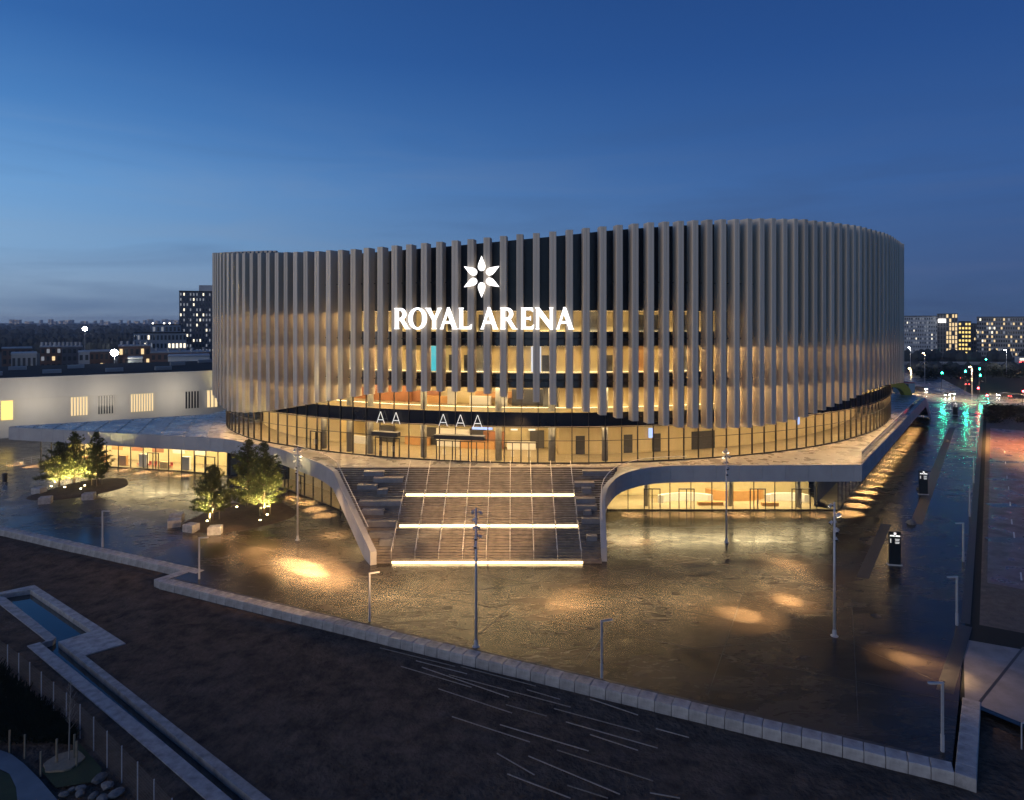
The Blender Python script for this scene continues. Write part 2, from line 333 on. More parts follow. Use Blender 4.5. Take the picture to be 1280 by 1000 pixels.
# soil in front, with a hole for the water channel
C_OUT = [(-4,742),(43,731),(157,804),(106,819),(340,1001),(420,1063),(343,1065),(259,1000),(200,948),(34,807),(50,803),(58,800.5),(-4,752)]
ZS = -0.62
c_out = [Vector(G(a, b, ZS)) for a, b in C_OUT]
def inside(p, poly):
    r = False; j = len(poly)-1
    for i in range(len(poly)):
        a, b = poly[i], poly[j]
        if (a[1] > p[1]) != (b[1] > p[1]) and p[0] < (b[0]-a[0])*(p[1]-a[1])/(b[1]-a[1])+a[0]: r = not r
        j = i
    return r
nk = Vector((um.y, -um.x))                                   # towards the viewer
nl = Vector((ux.y, -ux.x))
soil_edge = [L0+nl*0.5, L1+nl*0.5, K0+nk*0.5, K1+nk*0.5+um*0.5, RB+Vector((0.5,0)), PB, PE, Vector((20,-40)), Vector((-150,-40))]
def soil():
    pts = list(soil_edge)+list(c_out); ne = len(soil_edge); edges = [(i, (i+1) % ne) for i in range(ne)]+[(ne+i, ne+(i+1) % len(c_out)) for i in range(len(c_out))]
    r2 = random.Random(3)
    y = 24.0
    while y < 90:
        st = 0.55+0.009*(y-24)
        x = -75.0
        while x < 45:
            p = Vector((x+r2.uniform(-.2,.2)*st*2, y+r2.uniform(-.2,.2)*st*2))
            if abs(p.x) < 0.8*p.y+4 and inside(p, soil_edge) and not inside(p, c_out): pts.append(p)
            x += st
        y += st
    vs2, _, fs, _, _, _ = delaunay_2d_cdt(pts, edges, [], 0, 1e-4)
    from mathutils import noise as N
    v3 = []
    for v in vs2:
        dmin = 9
        for poly in (soil_edge, c_out):
            for a, b in zip(poly, poly[1:]+poly[:1]):
                d = b-a; t = max(0, min(1, (v-a).dot(d)/d.length_squared)); dmin = min(dmin, (v-a-d*t).length)
        h = N.fractal(Vector((v.x*0.5, v.y*0.5, 0)), 0.7, 2.0, 5)*0.13+N.noise(Vector((v.x*0.07, v.y*0.07, 3)))*0.30
        v3.append((v.x, v.y, ZS-0.06+h*min(1, dmin/3.0)))
    ff = []
    for f in fs:
        c = sum((vs2[i] for i in f), Vector((0,0)))/len(f)
        if inside(c, soil_edge) and not inside(c, c_out): ff.append(tuple(f))
    MB().add(v3, ff).build('soil', M['soil'], smooth=True, kind='structure')
soil()
land = [L0, L1, K0, K1, RB, PB, PE, (9000, PE.y), (9000, 14000), (-9000, 14000), (-9000, L0.y)]
sheet('land', land, -0.07, M['terrain'], kind='structure')
sheet('riverbed', [(-160,-45),(100,-45),(100,140),(-160,140)], -1.75, M['soil'], kind='structure')

# retaining wall of concrete blocks round the plaza
kerb = thing('retaining_wall', 'low retaining wall of pale concrete blocks zigzagging along the plaza edge', 'wall', (K0.x, K0.y, -1.0))
blk_me = MB()
def block_mesh(L):
    mb = MB(); b = 0.03
    w, h = 1.0, 1.06
    z1 = TOP+1.0
    mb.add([(0,0,0),(L,0,0),(L,w,0),(0,w,0),(0,0,z1-b),(L,0,z1-b),(L,w,z1-b),(0,w,z1-b),(b,b,z1),(L-b,b,z1),(L-b,w-b,z1),(b,w-b,z1)],
           [(3,2,1,0),(0,1,5,4),(1,2,6,5),(2,3,7,6),(3,0,4,7),(4,5,9,8),(5,6,10,9),(6,7,11,10),(7,4,8,11),(8,9,10,11)])
    return mb.mesh('block', M['conc'])
BM = block_mesh(1.08)
def block_row(a, d, length, nrm):
    n = int(length/1.1); st = length/n
    for i in range(n):
        p = a+d*(i*st+0.015)+nrm*(1.0+rnd.uniform(-.015,.015))
        link('block', BM, kerb, (p.x, p.y, -1.0+rnd.uniform(-.03,.0)), math.atan2(d.y, d.x)+rnd.uniform(-.006,.006), (st/1.1*0.985, 1, 1))
block_row(L1-ux*46, ux, 46+1.0, nl)
jd = (K0-L1); jl = jd.length; jd.normalize()
block_row(L1+nl*1.0+jd*0.05, jd, jl-0.1, Vector((jd.y,-jd.x)))
block_row(K0, um, (K1-K0).length, nk)
rd = (RB-K1); rl = rd.length; rd.normalize()
block_row(K1+nk*1.0+um*1.1-um*1.1, rd, rl+1.0, Vector((rd.y,-rd.x)))

# narrow slot drain behind the wall
MB().add([(*(K0+um*0.3-nk*0.05), 0.004),(*(K1-um*0.4-nk*0.05), 0.004),(*(K1-um*0.4-nk*0.30), 0.004),(*(K0+um*0.3-nk*0.30), 0.004)], [(0,1,2,3)]).build('drain_slot', M['dark'], kind='structure')

# joints and service strips in the plaza
def strip(name, p, q, w, m, z=0.004):
    p, q = Vector(p), Vector(q); d = (q-p).normalized(); nn = Vector((-d.y, d.x))*w/2
    return MB().add([(*(p-nn), z),(*(q-nn), z),(*(q+nn), z),(*(p+nn), z)], [(0,1,2,3)]).build(name, m, kind='structure')
strip('plaza_joint', G(762,660), G(1060,657.5), 0.10, M['dark'])
strip('plaza_joint', G(400,764), G(880,700), 0.06, M['dark'], 0.006)
strip('plaza_joint', G(150,640), G(470,722), 0.06, M['dark'], 0.006)
strip('plaza_joint', G(840,812), G(1150,790), 0.06, M['dark'], 0.006)
strip('plaza_joint', G(880,722), G(1190,860), 0.06, M['dark'], 0.008)
pn = Vector((-um.y, um.x))
for k, (a0, a1) in enumerate(((2,66),(10,67),(22,66),(30,64))):
    o_ = K0+pn*(7.5+6.5*k); strip('plaza_joint', o_+um*a0, o_+um*a1, 0.05, M['dark'], 0.010)
for k in range(7):
    o_ = K0+um*(6+9*k); strip('plaza_joint', o_+pn*1.2, o_+pn*(14+1.5*k), 0.05, M['dark'], 0.012)
for px, py in ((560,760),(668,735),(845,742),(960,820),(1095,770),(300,705),(180,655)):
    x, y = G(px, py); MB().lathe([(0.42,0),(0.42,0.014),(0.34,0.018)], x, y, 0.0, 18).build('manhole_cover', M['mullion'], kind='structure')
strip('planting_strip', G(1078,722), G(1108,655), 1.1, M['dark'], 0.005)
strip('planting_strip', G(1145,655), G(1190,535), 1.3, M['dark'], 0.005)
strip('planting_strip', RB+Vector((-0.6,0.6)), RB+ur*13, 1.0, M['dark'], 0.005)
strip('planting_strip', RB+ur*13.5, RB+ur*170, 0.7, M['dark'], 0.006)
sheet('paving_band', [G(0,606), G(60,600), G(150,628), G(262,640), G(236,662), G(120,652), G(0,640)], 0.005, M['asphalt'], kind='structure')

# right of the plaza: gravel, red paved parking, streets
gv0 = RB+ur*14+Vector((0.8,-0.55))
sheet('gravel_strip', [gv0, gv0+Vector((60,-35)), gv0+ur*150+Vector((70,0)), gv0+ur*150], -0.06, M['gravel'], kind='structure')
sheet('pale_pavement', [G(1204,798), G(1300,815), G(1420,870), G(1420,985), G(1280,905), G(1206,873)], -0.05, M['pale_pave'], kind='structure')
strip('pavement_joint', G(1222,880), G(1280,808), 0.18, M['dark'], -0.044)
strip('water_rill', G(1224,884,-0.05), G(1330,928,-0.05), 0.5, M['water'], -0.044)
q0, q1 = Vector(G(1234,728)), Vector(G(1238,535))
qd = (q1-q0).normalized(); qn = Vector((qd.y, -qd.x))
sheet('parking_ground', [q0, q0+qn*45, q1+qn*60, q1], -0.045, M['red_pave'], kind='structure')
for yy in (577, 599, 631, 674):
    a = Vector(G(1236, yy)); strip('parking_gutter', a, a+Vector((40, -1.5)), 1.9 if yy > 600 else 1.6, M['asphalt'], -0.040)
for px, py in ((1277,725),(1268,672),(1265,655),(1263,632),(1261,612),(1259,598),(1257,580),(1256,566)):
    a = Vector(G(px, py)); strip('bay_line', a, a+qd*(2.6), 0.14, M['paint'], -0.035)
cs0, cs1 = Vector((60, 226)), Vector((330, 214))
strip('cross_street', cs0, cs1, 24, M['asphalt'], -0.055)
strip('cross_footway', cs0+Vector((0,-15)), cs1+Vector((0,-15)), 5, M['asphalt'], -0.05)
strip('far_street', (150, 236), (330, 620), 16, M['asphalt'], -0.050)
strip('stop_line', (140, 236), (190, 234), 0.5, M['paint'], -0.045)
for k in range(9):
    strip('lane_dash', (100+k*20, 224-k*0.9), (104+k*20, 223.8-k*0.9), 0.2, M['paint'], -0.045)
for k in range(12):
    p = Vector((152,240)).lerp(Vector((330,620)), k/12); d = Vector((178,380)).normalized()
    strip('lane_dash', p, p+d*8, 0.25, M['paint'], -0.042)

# ------------------------------------------------------------------ arena plan
ctrl = [(-51.3,126),(-49.8,119),(-45.3,111.3),(-39.4,104.2),(-35.4,101),(-30.2,97.4),(-26.3,94.9),(-18.5,91.2),(-10.2,88.6),(-1,86.9),(8.1,86.5),(14.6,87.2),(21.2,88.6),(27.5,90.4),(33.7,92.9),(39.3,95.7),(47.1,100.8),(50.9,104),(57,109.7),(62,115.4),(66.9,121.9),(71.5,129),(74.5,136),(76,145),(75.5,157),(71,172),(62,187),(48,199),(30,206),(12,208),(-8,204),(-26,194),(-40,178),(-48,160),(-51.5,142)]
def closed_curve(pts, sub=14, smooth=60):
    out = []; n = len(pts)
    for i in range(n):
        p0, p1, p2, p3 = (Vector(pts[(i+k-1) % n]) for k in range(4))
        for j in range(sub):
            t = j/sub
            out.append(0.5*((2*p1)+(p2-p0)*t+(2*p0-5*p1+4*p2-p3)*t*t+(3*p1-p0-3*p2+p3)*t**3))
    return out
def resample(pts, n, closed=True):
    q = pts+[pts[0]] if closed else pts
    acc = [0.0]
    for a, b in zip(q, q[1:]): acc.append(acc[-1]+(b-a).length)
    T = acc[-1]; out = []; k = 0
    for i in range(n):
        s = T*i/(n if closed else n-1)
        while k < len(acc)-2 and acc[k+1] < s: k += 1
        t = (s-acc[k])/max(1e-9, acc[k+1]-acc[k]); out.append(q[k].lerp(q[k+1], min(1, t)))
    return out, T
cv, _ = resample(closed_curve(ctrl), 900)
for _ in range(40): cv = [(cv[i-1]+cv[i]*2+cv[(i+1) % 900])/4 for i in range(900)]
cv, LT = resample(cv, 900)
nv = []
for i in range(900):
    d = (cv[(i+2) % 900]-cv[i-2]).normalized(); nv.append(Vector((d.y, -d.x)))
def C(s, off=0.0):
    k = (s/LT*900) % 900; i = int(k); t = k-i
    p = cv[i].lerp(cv[(i+1) % 900], t); n = nv[i].lerp(nv[(i+1) % 900], t).normalized()
    return p+n*off, n
def facing(s):
    p, n = C(s); return n.dot(-p.normalized())
vis = [i for i in range(900) if facing(LT*i/900) > -0.06]
i0 = next(i for i in vis if (i-1) % 900 not in vis)
S0 = LT*i0/900; S1 = S0+LT*len(vis)/900
def s_of_px(px, off=0.0):
    lo, hi = S0+6, S1-6
    for _ in range(40):
        m = (lo+hi)/2; p, _n = C(m, off)
        if 640+FP*p.x/p.y < px: lo = m
        else: hi = m
    return lo
TOPY = [(267,316.5),(300,316.8),(322,316.4),(380,314.5),(432,312),(492,307),(565,301),(628,295),(700,288.5),(762,282),(817,278),(868,275),(917,273.7),(961,273),(1006,274),(1044,278),(1078,283),(1112,293),(1129,305)]
BOTY = [(267,494),(274,506),(285,514),(305,516),(332,514),(350,511),(370,507.5),(400,502.5),(447,495),(475,491),(510,489.5),(565,489.5),(602,491),(622,495),(642,498),(680,504),(719,512),(759,520),(797,527),(849,534.5),(886,536),(942,534.5),(972,530),(1007,522),(1035,511),(1056,502.5),(1070,497),(1085,489),(1110,481),(1130,478)]
def heights(s):
    p, n = C(s, 2.3)
    if n.dot(-p.normalized()) > -0.02:
        px = 640+FP*p.x/p.y
        return HC-(table(px, TOPY)-HZ)*p.y/FP, HC-(table(px, BOTY)-HZ)*p.y/FP
    return None
# smooth heights round the whole ring, blending across the hidden back
HN = 360; tops = []; bots = []
for i in range(HN):
    h = heights(LT*i/HN); tops.append(h[0] if h else None); bots.append(h[1] if h else None)
def fill(a, mid):
    n = len(a); known = [i for i in range(n) if a[i] is not None]; out = a[:]
    for i in range(n):
        if a[i] is None:
            d0 = next(k for k in range(1, n) if a[(i-k) % n] is not None); d1 = next(k for k in range(1, n) if a[(i+k) % n] is not None)
            w = min(1, min(d0, d1)/28.0)
            e = a[(i-d0) % n] if d0 < d1 else a[(i+d1) % n]
            out[i] = lerp(e, mid, w)
    return out
tops = fill(tops, 40.5); bots = fill(bots, 11.5)
for _ in range(2): tops = [(tops[i-1]+2*tops[i]+tops[(i+1) % HN])/4 for i in range(HN)]
def hv(a, s):
    k = (s/LT*HN) % HN; i = int(k); return lerp(a[i], a[(i+1) % HN], k-i)

# ------------------------------------------------------------------ podium
ZD = 7.0; FD = 2.1
left_edge = [(-85.8,116.3,ZD),(-50.7,106.6,ZD),(-44.1,104.8,ZD),(-40.1,101.9,ZD),(-34.5,98.0,ZD),(-28.8,91.9,ZD),(-24.4,86.7,ZD),(-21.8,83.0,6.8),(-14.5,69.9,1.4)]
right_edge = [(9.9,71.0,1.4),(10.3,75.0,3.5),(10.7,77.9,5.25),(11.6,79.9,6.05),(13.0,81.7,6.6),(14.8,83.0,6.88),(16.4,83.9,ZD),(18.5,84.8,ZD),(21,85.3,ZD),(26,85.5,ZD),(44,85.8,ZD),(98,161.6,ZD),(110,179,0.3)]
podium = thing('podium', 'broad raised podium deck with pale metal fascia and wide front stairs below the arena', 'podium', (0, 90, 0))
def crom(pts, keep, step=0.8):
    """smooth 3-D polyline except at the kept corner indices"""
    P = [Vector(p) for p in pts]; out = []
    for i in range(len(P)-1):
        a, b = P[i], P[i+1]
        pa = P[i-1] if i > 0 and i not in keep else a*2-b
        pb = P[i+2] if i+2 < len(P) and i+1 not in keep else b*2-a
        n = max(2, int((b-a).length/step))
        for j in range(n):
            t = j/n
            out.append(0.5*((2*a)+(b-pa)*t+(2*pa-5*a+4*b-pb)*t*t+(3*a-pa-3*b+pb)*t**3))
    out.append(P[-1]); return out
le = crom(left_edge, {0,1,7,8}); re_ = crom(right_edge, {0,10,11})
def offs(path, d):
    out = []
    for i, p in enumerate(path):
        a = path[max(0, i-1)]; b = path[min(len(path)-1, i+1)]; t = (b-a); t.z = 0; t.normalize()
        out.append(p+Vector((-t.y, t.x, 0))*d)       # d>0: to the left of travel = inwards
    return out
def ribbon_panels(path, depth, step, name, m, parent, thick=0.10):
    acc = [0.0]
    for a, b in zip(path, path[1:]): acc.append(acc[-1]+(b-a).length)
    inn = offs(path, thick); T = acc[-1]; n = max(1, round(T/step))
    def at(pp, s):
        for k in range(len(acc)-1):
            if s <= acc[k+1]+1e-6:
                return pp[k].lerp(pp[k+1], (s-acc[k])/(acc[k+1]-acc[k]))
        return pp[-1].copy()
    for i in range(n):
        s0, s1 = T*i/n+0.012, T*(i+1)/n-0.012; ss = [s0]+[a for a in acc if s0+.05 < a < s1-.05]+[s1]
        mb = MB(); v = []
        for s in ss:
            p, q = at(path, s), at(inn, s)
            zb = max(0.02, p.z-depth)
            v += [(p.x,p.y,p.z),(p.x,p.y,zb),(q.x,q.y,zb),(q.x,q.y,p.z)]
        f = []
        for k in range(len(ss)-1):
            a, b = k*4, k*4+4
            f += [(a,b,b+3,a+3),(a+1,b+1,b,a),(a+2,b+2,b+1,a+1),(a+3,b+3,b+2,a+2)]
        f += [(0,3,2,1),(len(v)-4,len(v)-3,len(v)-2,len(v)-1)]
        mb.add(v, f).build(name, m, parent)
ribbon_panels(le, FD, 2.4, 'fascia_panel', M['panel'], podium)
ribbon_panels(re_, FD, 2.9, 'fascia_panel', M['panel'], podium)
# end return of the left wing
ribbon_panels([Vector((-59,132.5,ZD)), Vector((-86.2,117.2,ZD)), Vector((-85.85,116.45,ZD))], FD, 3.2, 'fascia_panel', M['panel'], podium)
# thickness, inner faces of the two stair walls
def wall_back(path, i_from, i_to, w, name):
    pth = path[i_from:i_to]; a = offs(path, 0.11)[i_from:i_to]; b = offs(path, w)[i_from:i_to]; v = []
    for p, q in zip(a, b):
        zb = max(0.02, p.z-FD+0.01)
        v += [(p.x,p.y,p.z-.004),(q.x,q.y,p.z-.004),(q.x,q.y,zb),(p.x,p.y,zb)]
    f = []
    for k in range(len(a)-1):
        c, d = k*4, k*4+4; f += [(c,d,d+1,c+1),(c+1,d+1,d+2,c+2),(c+3,c+2,d+2,d+3)]
    f += [(0,1,2,3),(len(v)-1,len(v)-2,len(v)-3,len(v)-4)]
    MB().add(v, f).build(name, M['panel'], podium)
il = next(i for i, p in enumerate(le) if p.y < 86); ir = next(i for i, p in enumerate(re_) if p.x > 16)
wall_back(le, il-2, len(le), 0.65, 'stair_wall'); wall_back(re_, 0, ir, 0.62, 'stair_wall')
# glass balustrades with handrails along the stair walls and the right edge
def balustrade(path, off, h, gm_=None):
    pp = offs(path, off); mb = MB(); hr = [p+Vector((0,0,h)) for p in pp]
    for a, b in zip(pp, pp[1:]):
        mb.add([(a.x,a.y,a.z+.03),(b.x,b.y,b.z+.03),(b.x,b.y,b.z+h),(a.x,a.y,a.z+h)], [(0,1,2,3)])
    mb.build('glass_balustrade', gm_ or M['glass'], podium); MB().path(hr, 0.045).build('handrail', M['rail'], podium)
balustrade(le[il-12:len(le)-3], 0.5, 1.05); balustrade(re_[3:ir+8], 0.45, 1.05)
ic = next(i for i, p in enumerate(re_) if p.x > 44.2); it = next(i for i, p in enumerate(re_) if p.x > 97)
M['dark_glass'] = glass('tinted_balustrade_glass', (0.34,0.36,0.40), 0.9)
balustrade(re_[ic+2:it], 0.4, 1.25, M['dark_glass'])
# deck slab and soffit
# boundary runs ccw seen from above
ld = [p for p in le if p.y > 84.9]; rdk = [p for p in re_ if p.y > 83.2 and p.z > 6.9]
deck_poly = [(p.x, p.y) for p in offs(ld, 0.12)]+[(-22.6,84.85),(13.6,84.85)]+[(p.x, p.y) for p in offs(rdk, 0.12)]
deck_poly += [(98,166),(90,205),(40,225),(-30,222),(-58,170),(-58.8,132.2)]
MB().add([(x, y, ZD-0.03) for x, y in deck_poly], [tuple(range(len(deck_poly)))]).build('deck', M['deck'], podium, tri=True)
MB().add([(x, y, ZD-FD+0.06) for x, y in deck_poly], [tuple(range(len(deck_poly)-1, -1, -1))]).build('soffit', M['soffit'], podium, tri=True)
# sloping corner between the top step and the right stair wall
rc = [p for p in offs(re_, 0.3) if p.y > 79.4 and p.x < 16.6 and p.z > 5.5]
v = [(13.35,84.9,ZD-.04),(11.0,79.6,5.1)]+[(p.x,p.y,p.z-.25 if p.z < 6.9 else ZD-.035) for p in rc]+[(16.6,84.9,ZD-.04)]
MB().add(v, [(0,1,2)]+[(0,k,k+1) for k in range(2,len(v)-1)]).build('deck', M['deck'], podium)
# ramp of deck falling to the street at the far right end
MB().add([(98,161.6,ZD-.05),(110,179,0.2),(98,187,0.2),(86,170,ZD-.05)], [(0,1,2,3)]).build('ramp', M['deck'], podium)
# sheets with open joints on the left wing
f0, fu = Vector((-84.6,115.6)), Vector((0.9638,-0.2664)); fv = Vector((-0.35,0.937)); bk = Vector((-86,117.3)); bd = (Vector((-59,132.2))-bk)
def back_hit(p):
    # p + t*fv on bk + u*bd
    det = fv.x*(-bd.y)+bd.x*fv.y; r = bk-p
    return (r.x*(-bd.y)+bd.x*r.y)/det
for k in range(9):
    a = f0+fu*(k*4.35+0.25)+fv*0.5; b = f0+fu*(k*4.35+3.95)+fv*0.5
    ta, tb = back_hit(a)-0.4, back_hit(b)-0.4
    if ta < 0.6: ta = 0.6
    q = [a, b, b+fv*max(.8,tb), a+fv*ta]
    MB().prism([(p.x, p.y) for p in q], ZD-0.02, ZD+0.05).build('roof_sheet', M['roofpan'], podium)

# stairs: three flights with a light strip at the foot of each
SY0, SY1 = 70.5, 84.85
def wall_x(path, y, off):
    pp = offs(path, off)
    best = None
    for a, b in zip(pp, pp[1:]):
        if min(a.y, b.y) <= y <= max(a.y, b.y) and abs(a.y-b.y) > 1e-6 and a.y < 90 and b.y < 90:
            best = lerp(a.x, b.x, (y-a.y)/(b.y-a.y)); break
    return best
step_i = 0
NS = 13; ZF = [0.0, 2.36, 4.60, 6.97]; YF = [70.55, 75.3, 79.95, 84.85]
SXL, SXR = -12.55, 7.45
lines = []
for fl in range(3):
    rz_ = (ZF[fl+1]-ZF[fl])/NS; run = (YF[fl+1]-YF[fl]-0.55)/(NS-1)
    for k in range(NS):
        z1 = ZF[fl]+rz_*(k+1); y0 = YF[fl]+k*run
        y1 = (YF[fl]+(k+1)*run if k < NS-1 else YF[fl+1])
        xl = wall_x(le, min(max(y0, 70.1), 84.8), 0.65) or -14.2; xr = wall_x(re_, min(max(y0, 71.05), 82.0), 0.62) or 9.3
        if y0 > 80: xr = max(xr, lerp(9.6, 13.5, (y0-80)/5))
        xr = min(xr, 13.4)
        mb = MB(); zb = max(0.0, z1-0.55)
        mb.add([(xl,y0,zb),(xr,y0,zb),(xr,y1+.02,zb),(xl,y1+.02,zb),(xl,y0+.02,z1),(xr,y0+.02,z1),(xr,y1+.02,z1),(xl,y1+.02,z1),(xl,y0-.015,z1-.05),(xr,y0-.015,z1-.05),(xl,y0-.015,z1),(xr,y0-.015,z1)],
               [(3,2,1,0),(10,11,6,7),(0,1,9,8),(8,9,11,10),(1,2,6,11,9),(2,3,7,6),(3,0,8,10,7)])
        mb.build('step', M['step'], podium)
        if k < NS-1: lines.append((y0, z1))
    # glowing riser
    zb = ZF[fl]+(0.03 if fl == 0 else 0.02); y = YF[fl]-0.06
    for a, b in ((SXL+0.15, -2.55), (-2.45, SXR-0.15)):
        MB().box((a+b)/2, y, zb, b-a, 0.06, 0.20).build('light_strip', M['strip'], podium)
for i in range(9):
    x = lerp(SXL+0.0, SXR-0.25, i/8); mb = MB(); pts = []
    for fl in range(3):
        a = Vector((x, YF[fl]+0.35, ZF[fl]+0.36+0.85)); b = Vector((x, YF[fl+1]-0.65, ZF[fl+1]+0.85)); mb.tube(a, b, 0.045, n=6)
        for k in range(4):
            p = a.lerp(b, k/3); mb.tube((p.x, p.y, p.z-0.9), p, 0.022, n=5)
    mb.build('handrail', M['rail'], podium, smooth=True)
# bench blocks on the side tiers
def slope_at(px, py):
    # where the sight line meets the stair slope
    y = py-HZ; Y = 72.0
    for _ in range(40):
        z = table(Y, list(zip(YF, ZF))); Y = FP*(HC-z)/y
        Y = max(70.5, min(84.8, Y))
    return (px-640)/FP*Y, Y, table(Y, list(zip(YF, ZF)))
def slope_solve(py):
    lo, hi = 70.5, 84.85
    for _ in range(40):
        m = (lo+hi)/2; z = table(m, list(zip(YF, ZF)))
        if (HC-z)*FP/m+HZ > py: lo = m
        else: hi = m
    return lo, table(lo, list(zip(YF, ZF)))
for x0, x1, y in ((455,480,594),(467,504,602),(447,472,611),(472,485,616.5),(449,501,631),(453,480,642),(458,495,656.5),(462,492,671),(475,490,680),
                  (728,763,593.5),(718,743,608),(727,739,615),(719,744,628),(721,746,637),(729,739,643),(727,752,653),(733,746,675)):
    Y, z = slope_solve(y); a, b = (x0-640)/FP*Y, (x1-640)/FP*Y
    MB().box((a+b)/2, Y+0.05, z-0.10, b-a, 0.85, 0.62).build('bench', M['bench'], podium)
# white line markings on top landing edge
MB().box(-4.5, 84.95, ZD-0.028, 33.5, 0.12, 0.03).build('nosing', M['rail'], podium)

# lower storey: glass line, lit rooms
def glass_run(path, zb, zt, step, parent, skip=(), transom=None, frame_px=()):
    P = [Vector(p) for p in path]; acc = [0.0]
    for a, b in zip(P, P[1:]): acc.append(acc[-1]+(b-a).length)
    T = acc[-1]; n = max(1, round(T/step))
    def at(s):
        for k in range(len(acc)-1):
            if s <= acc[k+1]+1e-6: return P[k].lerp(P[k+1], (s-acc[k])/(acc[k+1]-acc[k]))
        return P[-1]
    for i in range(n):
        p, q = at(T*i/n), at(T*(i+1)/n); d = (q-p); c = (p+q)/2; a = math.atan2(d.y, d.x)
        MB().box(0,0,0, d.length-0.06, 0.03, zt-zb).build('glass_pane', M['glass'], parent, loc=(c.x, c.y, zb), rz=a)
        MB().box(0,0,0, 0.09, 0.16, zt-zb).build('mullion', M['mullion'], parent, loc=(p.x, p.y, zb), rz=a)
        MB().box(0,0,0, d.length, 0.10, 0.10).build('sill_rail', M['mullion'], parent, loc=(c.x, c.y-0.02, zb), rz=a)
    return at, T
ZL = ZD-FD+0.05
lg_right = [(12.6,90.5),(43.2,90.5)]
lg_right2 = [(43.3,90.6),(56,108.6),(94,162)]
lg_left = [(-84.5,122.4),(-68.7,117.3),(-53.4,113.4),(-46,110.5),(-38,105.5),(-33.4,101.5),(-27.7,95.6),(-22.8,90.4),(-19.6,86.2)]
glass_run(lg_right, 0.02, ZL, 2.85, podium); glass_run(lg_right2, 0.02, ZL, 2.9, podium); glass_run(lg_left, 0.02, ZL, 2.55, podium)
def room(path, depth, zb, zt, mwall, parent, light, lw=0.5, lo=1.6, wall_name='interior_wall', cove=None):
    P = [Vector((*p[:2], 0)) for p in path]; Q = offs(P, depth); A = offs(P, lo); B = offs(P, lo+lw); F = offs(P, -0.0)
    w, fl, ce, li = MB(), MB(), MB(), MB()
    for k in range(len(P)-1):
        w.quad((Q[k].x,Q[k].y,zb),(Q[k+1].x,Q[k+1].y,zb),(Q[k+1].x,Q[k+1].y,zt),(Q[k].x,Q[k].y,zt))
        fl.quad((F[k].x,F[k].y,zb+.01),(F[k+1].x,F[k+1].y,zb+.01),(Q[k+1].x,Q[k+1].y,zb+.01),(Q[k].x,Q[k].y,zb+.01))
        ce.quad((Q[k].x,Q[k].y,zt-.02),(Q[k+1].x,Q[k+1].y,zt-.02),(F[k+1].x,F[k+1].y,zt-.02),(F[k].x,F[k].y,zt-.02))
        li.quad((B[k].x,B[k].y,zt-.06),(B[k+1].x,B[k+1].y,zt-.06),(A[k+1].x,A[k+1].y,zt-.06),(A[k].x,A[k].y,zt-.06))
    w.build(wall_name, mwall, parent); fl.build('interior_floor', M['floor'], parent); ce.build('interior_ceiling', M['ceil'], parent)
    li.build('ceiling_light', light, parent)
    return Q
room([(12.6,90.5),(20,90.5),(32,90.5),(42.8,90.5)], 8.0, 0.01, ZL, M['ply2'], podium, M['shop_light'], 1.6, 2.0)
room(lg_right2, 3.0, 0.01, ZL, M['dark_wall'], podium, M['cove'], 0.10, 2.6)
room(lg_left[:4], 6.0, 0.01, ZL, M['ply2'], podium, M['shop_light'], 1.4, 1.5)
room(lg_left[4:], 4.0, 0.01, ZL, M['ply'], podium, M['foyer_light2'], 0.30, 1.2)
MB().box(-44.2,113.8,0.02, 0.2, 7.5, ZL-0.05, R(-32)).build('interior_wall', M['dark_wall'], podium)
# doors in the lower glass
def door_frame(parent, p, ang, w, h, leaves=2, zb=0.02, out=0.07, head=0.12):
    mb = MB()
    for k in range(leaves+1): mb.box(-w/2+w*k/leaves, -out, 0, 0.10, 0.14, h)
    mb.box(0, -out, h, w+0.12, 0.16, head); mb.box(0, -out, 0.0, w, 0.12, 0.12)
    o = mb.build('door', M['mullion'], parent, loc=(p[0], p[1], zb), rz=ang)
    hm_ = MB()
    for k in range(1, leaves, 2): hm_.box(-w/2+w*k/leaves-.14, -out-.11, 0.85, 0.04, 0.04, 0.7).box(-w/2+w*k/leaves+.14, -out-.11, 0.85, 0.04, 0.04, 0.7)
    h_o = hm_.build('handle', M['rail'], None); h_o.parent = o
    return o
for px, w in ((815,2.1),(858,2.0),(947,2.0),(1001,2.4)):
    X = (px-640)/FP*90.5; door_frame(podium, (X, 90.5), 0, w, 2.75)
for (x, y), a, w in (((-60.6,115.25), R(-14.3), 2.2), ((-50.5,112.3), R(-21), 4.2), ((-34.7,102.6), R(-41), 2.2), ((-30.4,98.4), R(-46), 2.2)):
    door_frame(podium, (x, y), a, w, 2.75)
# curved counters seen through the right glass and shop fittings at the left
def arc_counter(cx, cy_, r0, r1, a0, a1, z0, z1, name, m):
    n = 14; poly = [(cx+r1*math.cos(lerp(a0,a1,i/n)), cy_+0.5*r1*math.sin(lerp(a0,a1,i/n))) for i in range(n+1)]+[(cx+r0*math.cos(lerp(a1,a0,i/n)), cy_+0.5*r0*math.sin(lerp(a1,a0,i/n))) for i in range(n+1)]
    MB().prism(poly, z0, z1).build(name, m, podium)
arc_counter(24, 93.6, 3.2, 4.0, R(20), R(170), 0.02, 1.1, 'counter', M['wht'])
arc_counter(31.5, 97.0, 3.4, 4.2, R(190), R(350), 0.02, 1.4, 'counter', M['oak'])
arc_counter(38, 94.0, 2.4, 3.1, R(10), R(175), 0.02, 1.1, 'counter', M['wht'])
MB().box(27,93,0.02,3.4,0.7,0.45).build('low_bench', M['oak'], podium); MB().box(35,92.6,0.02,2.2,0.6,0.45).build('low_bench', M['oak'], podium)
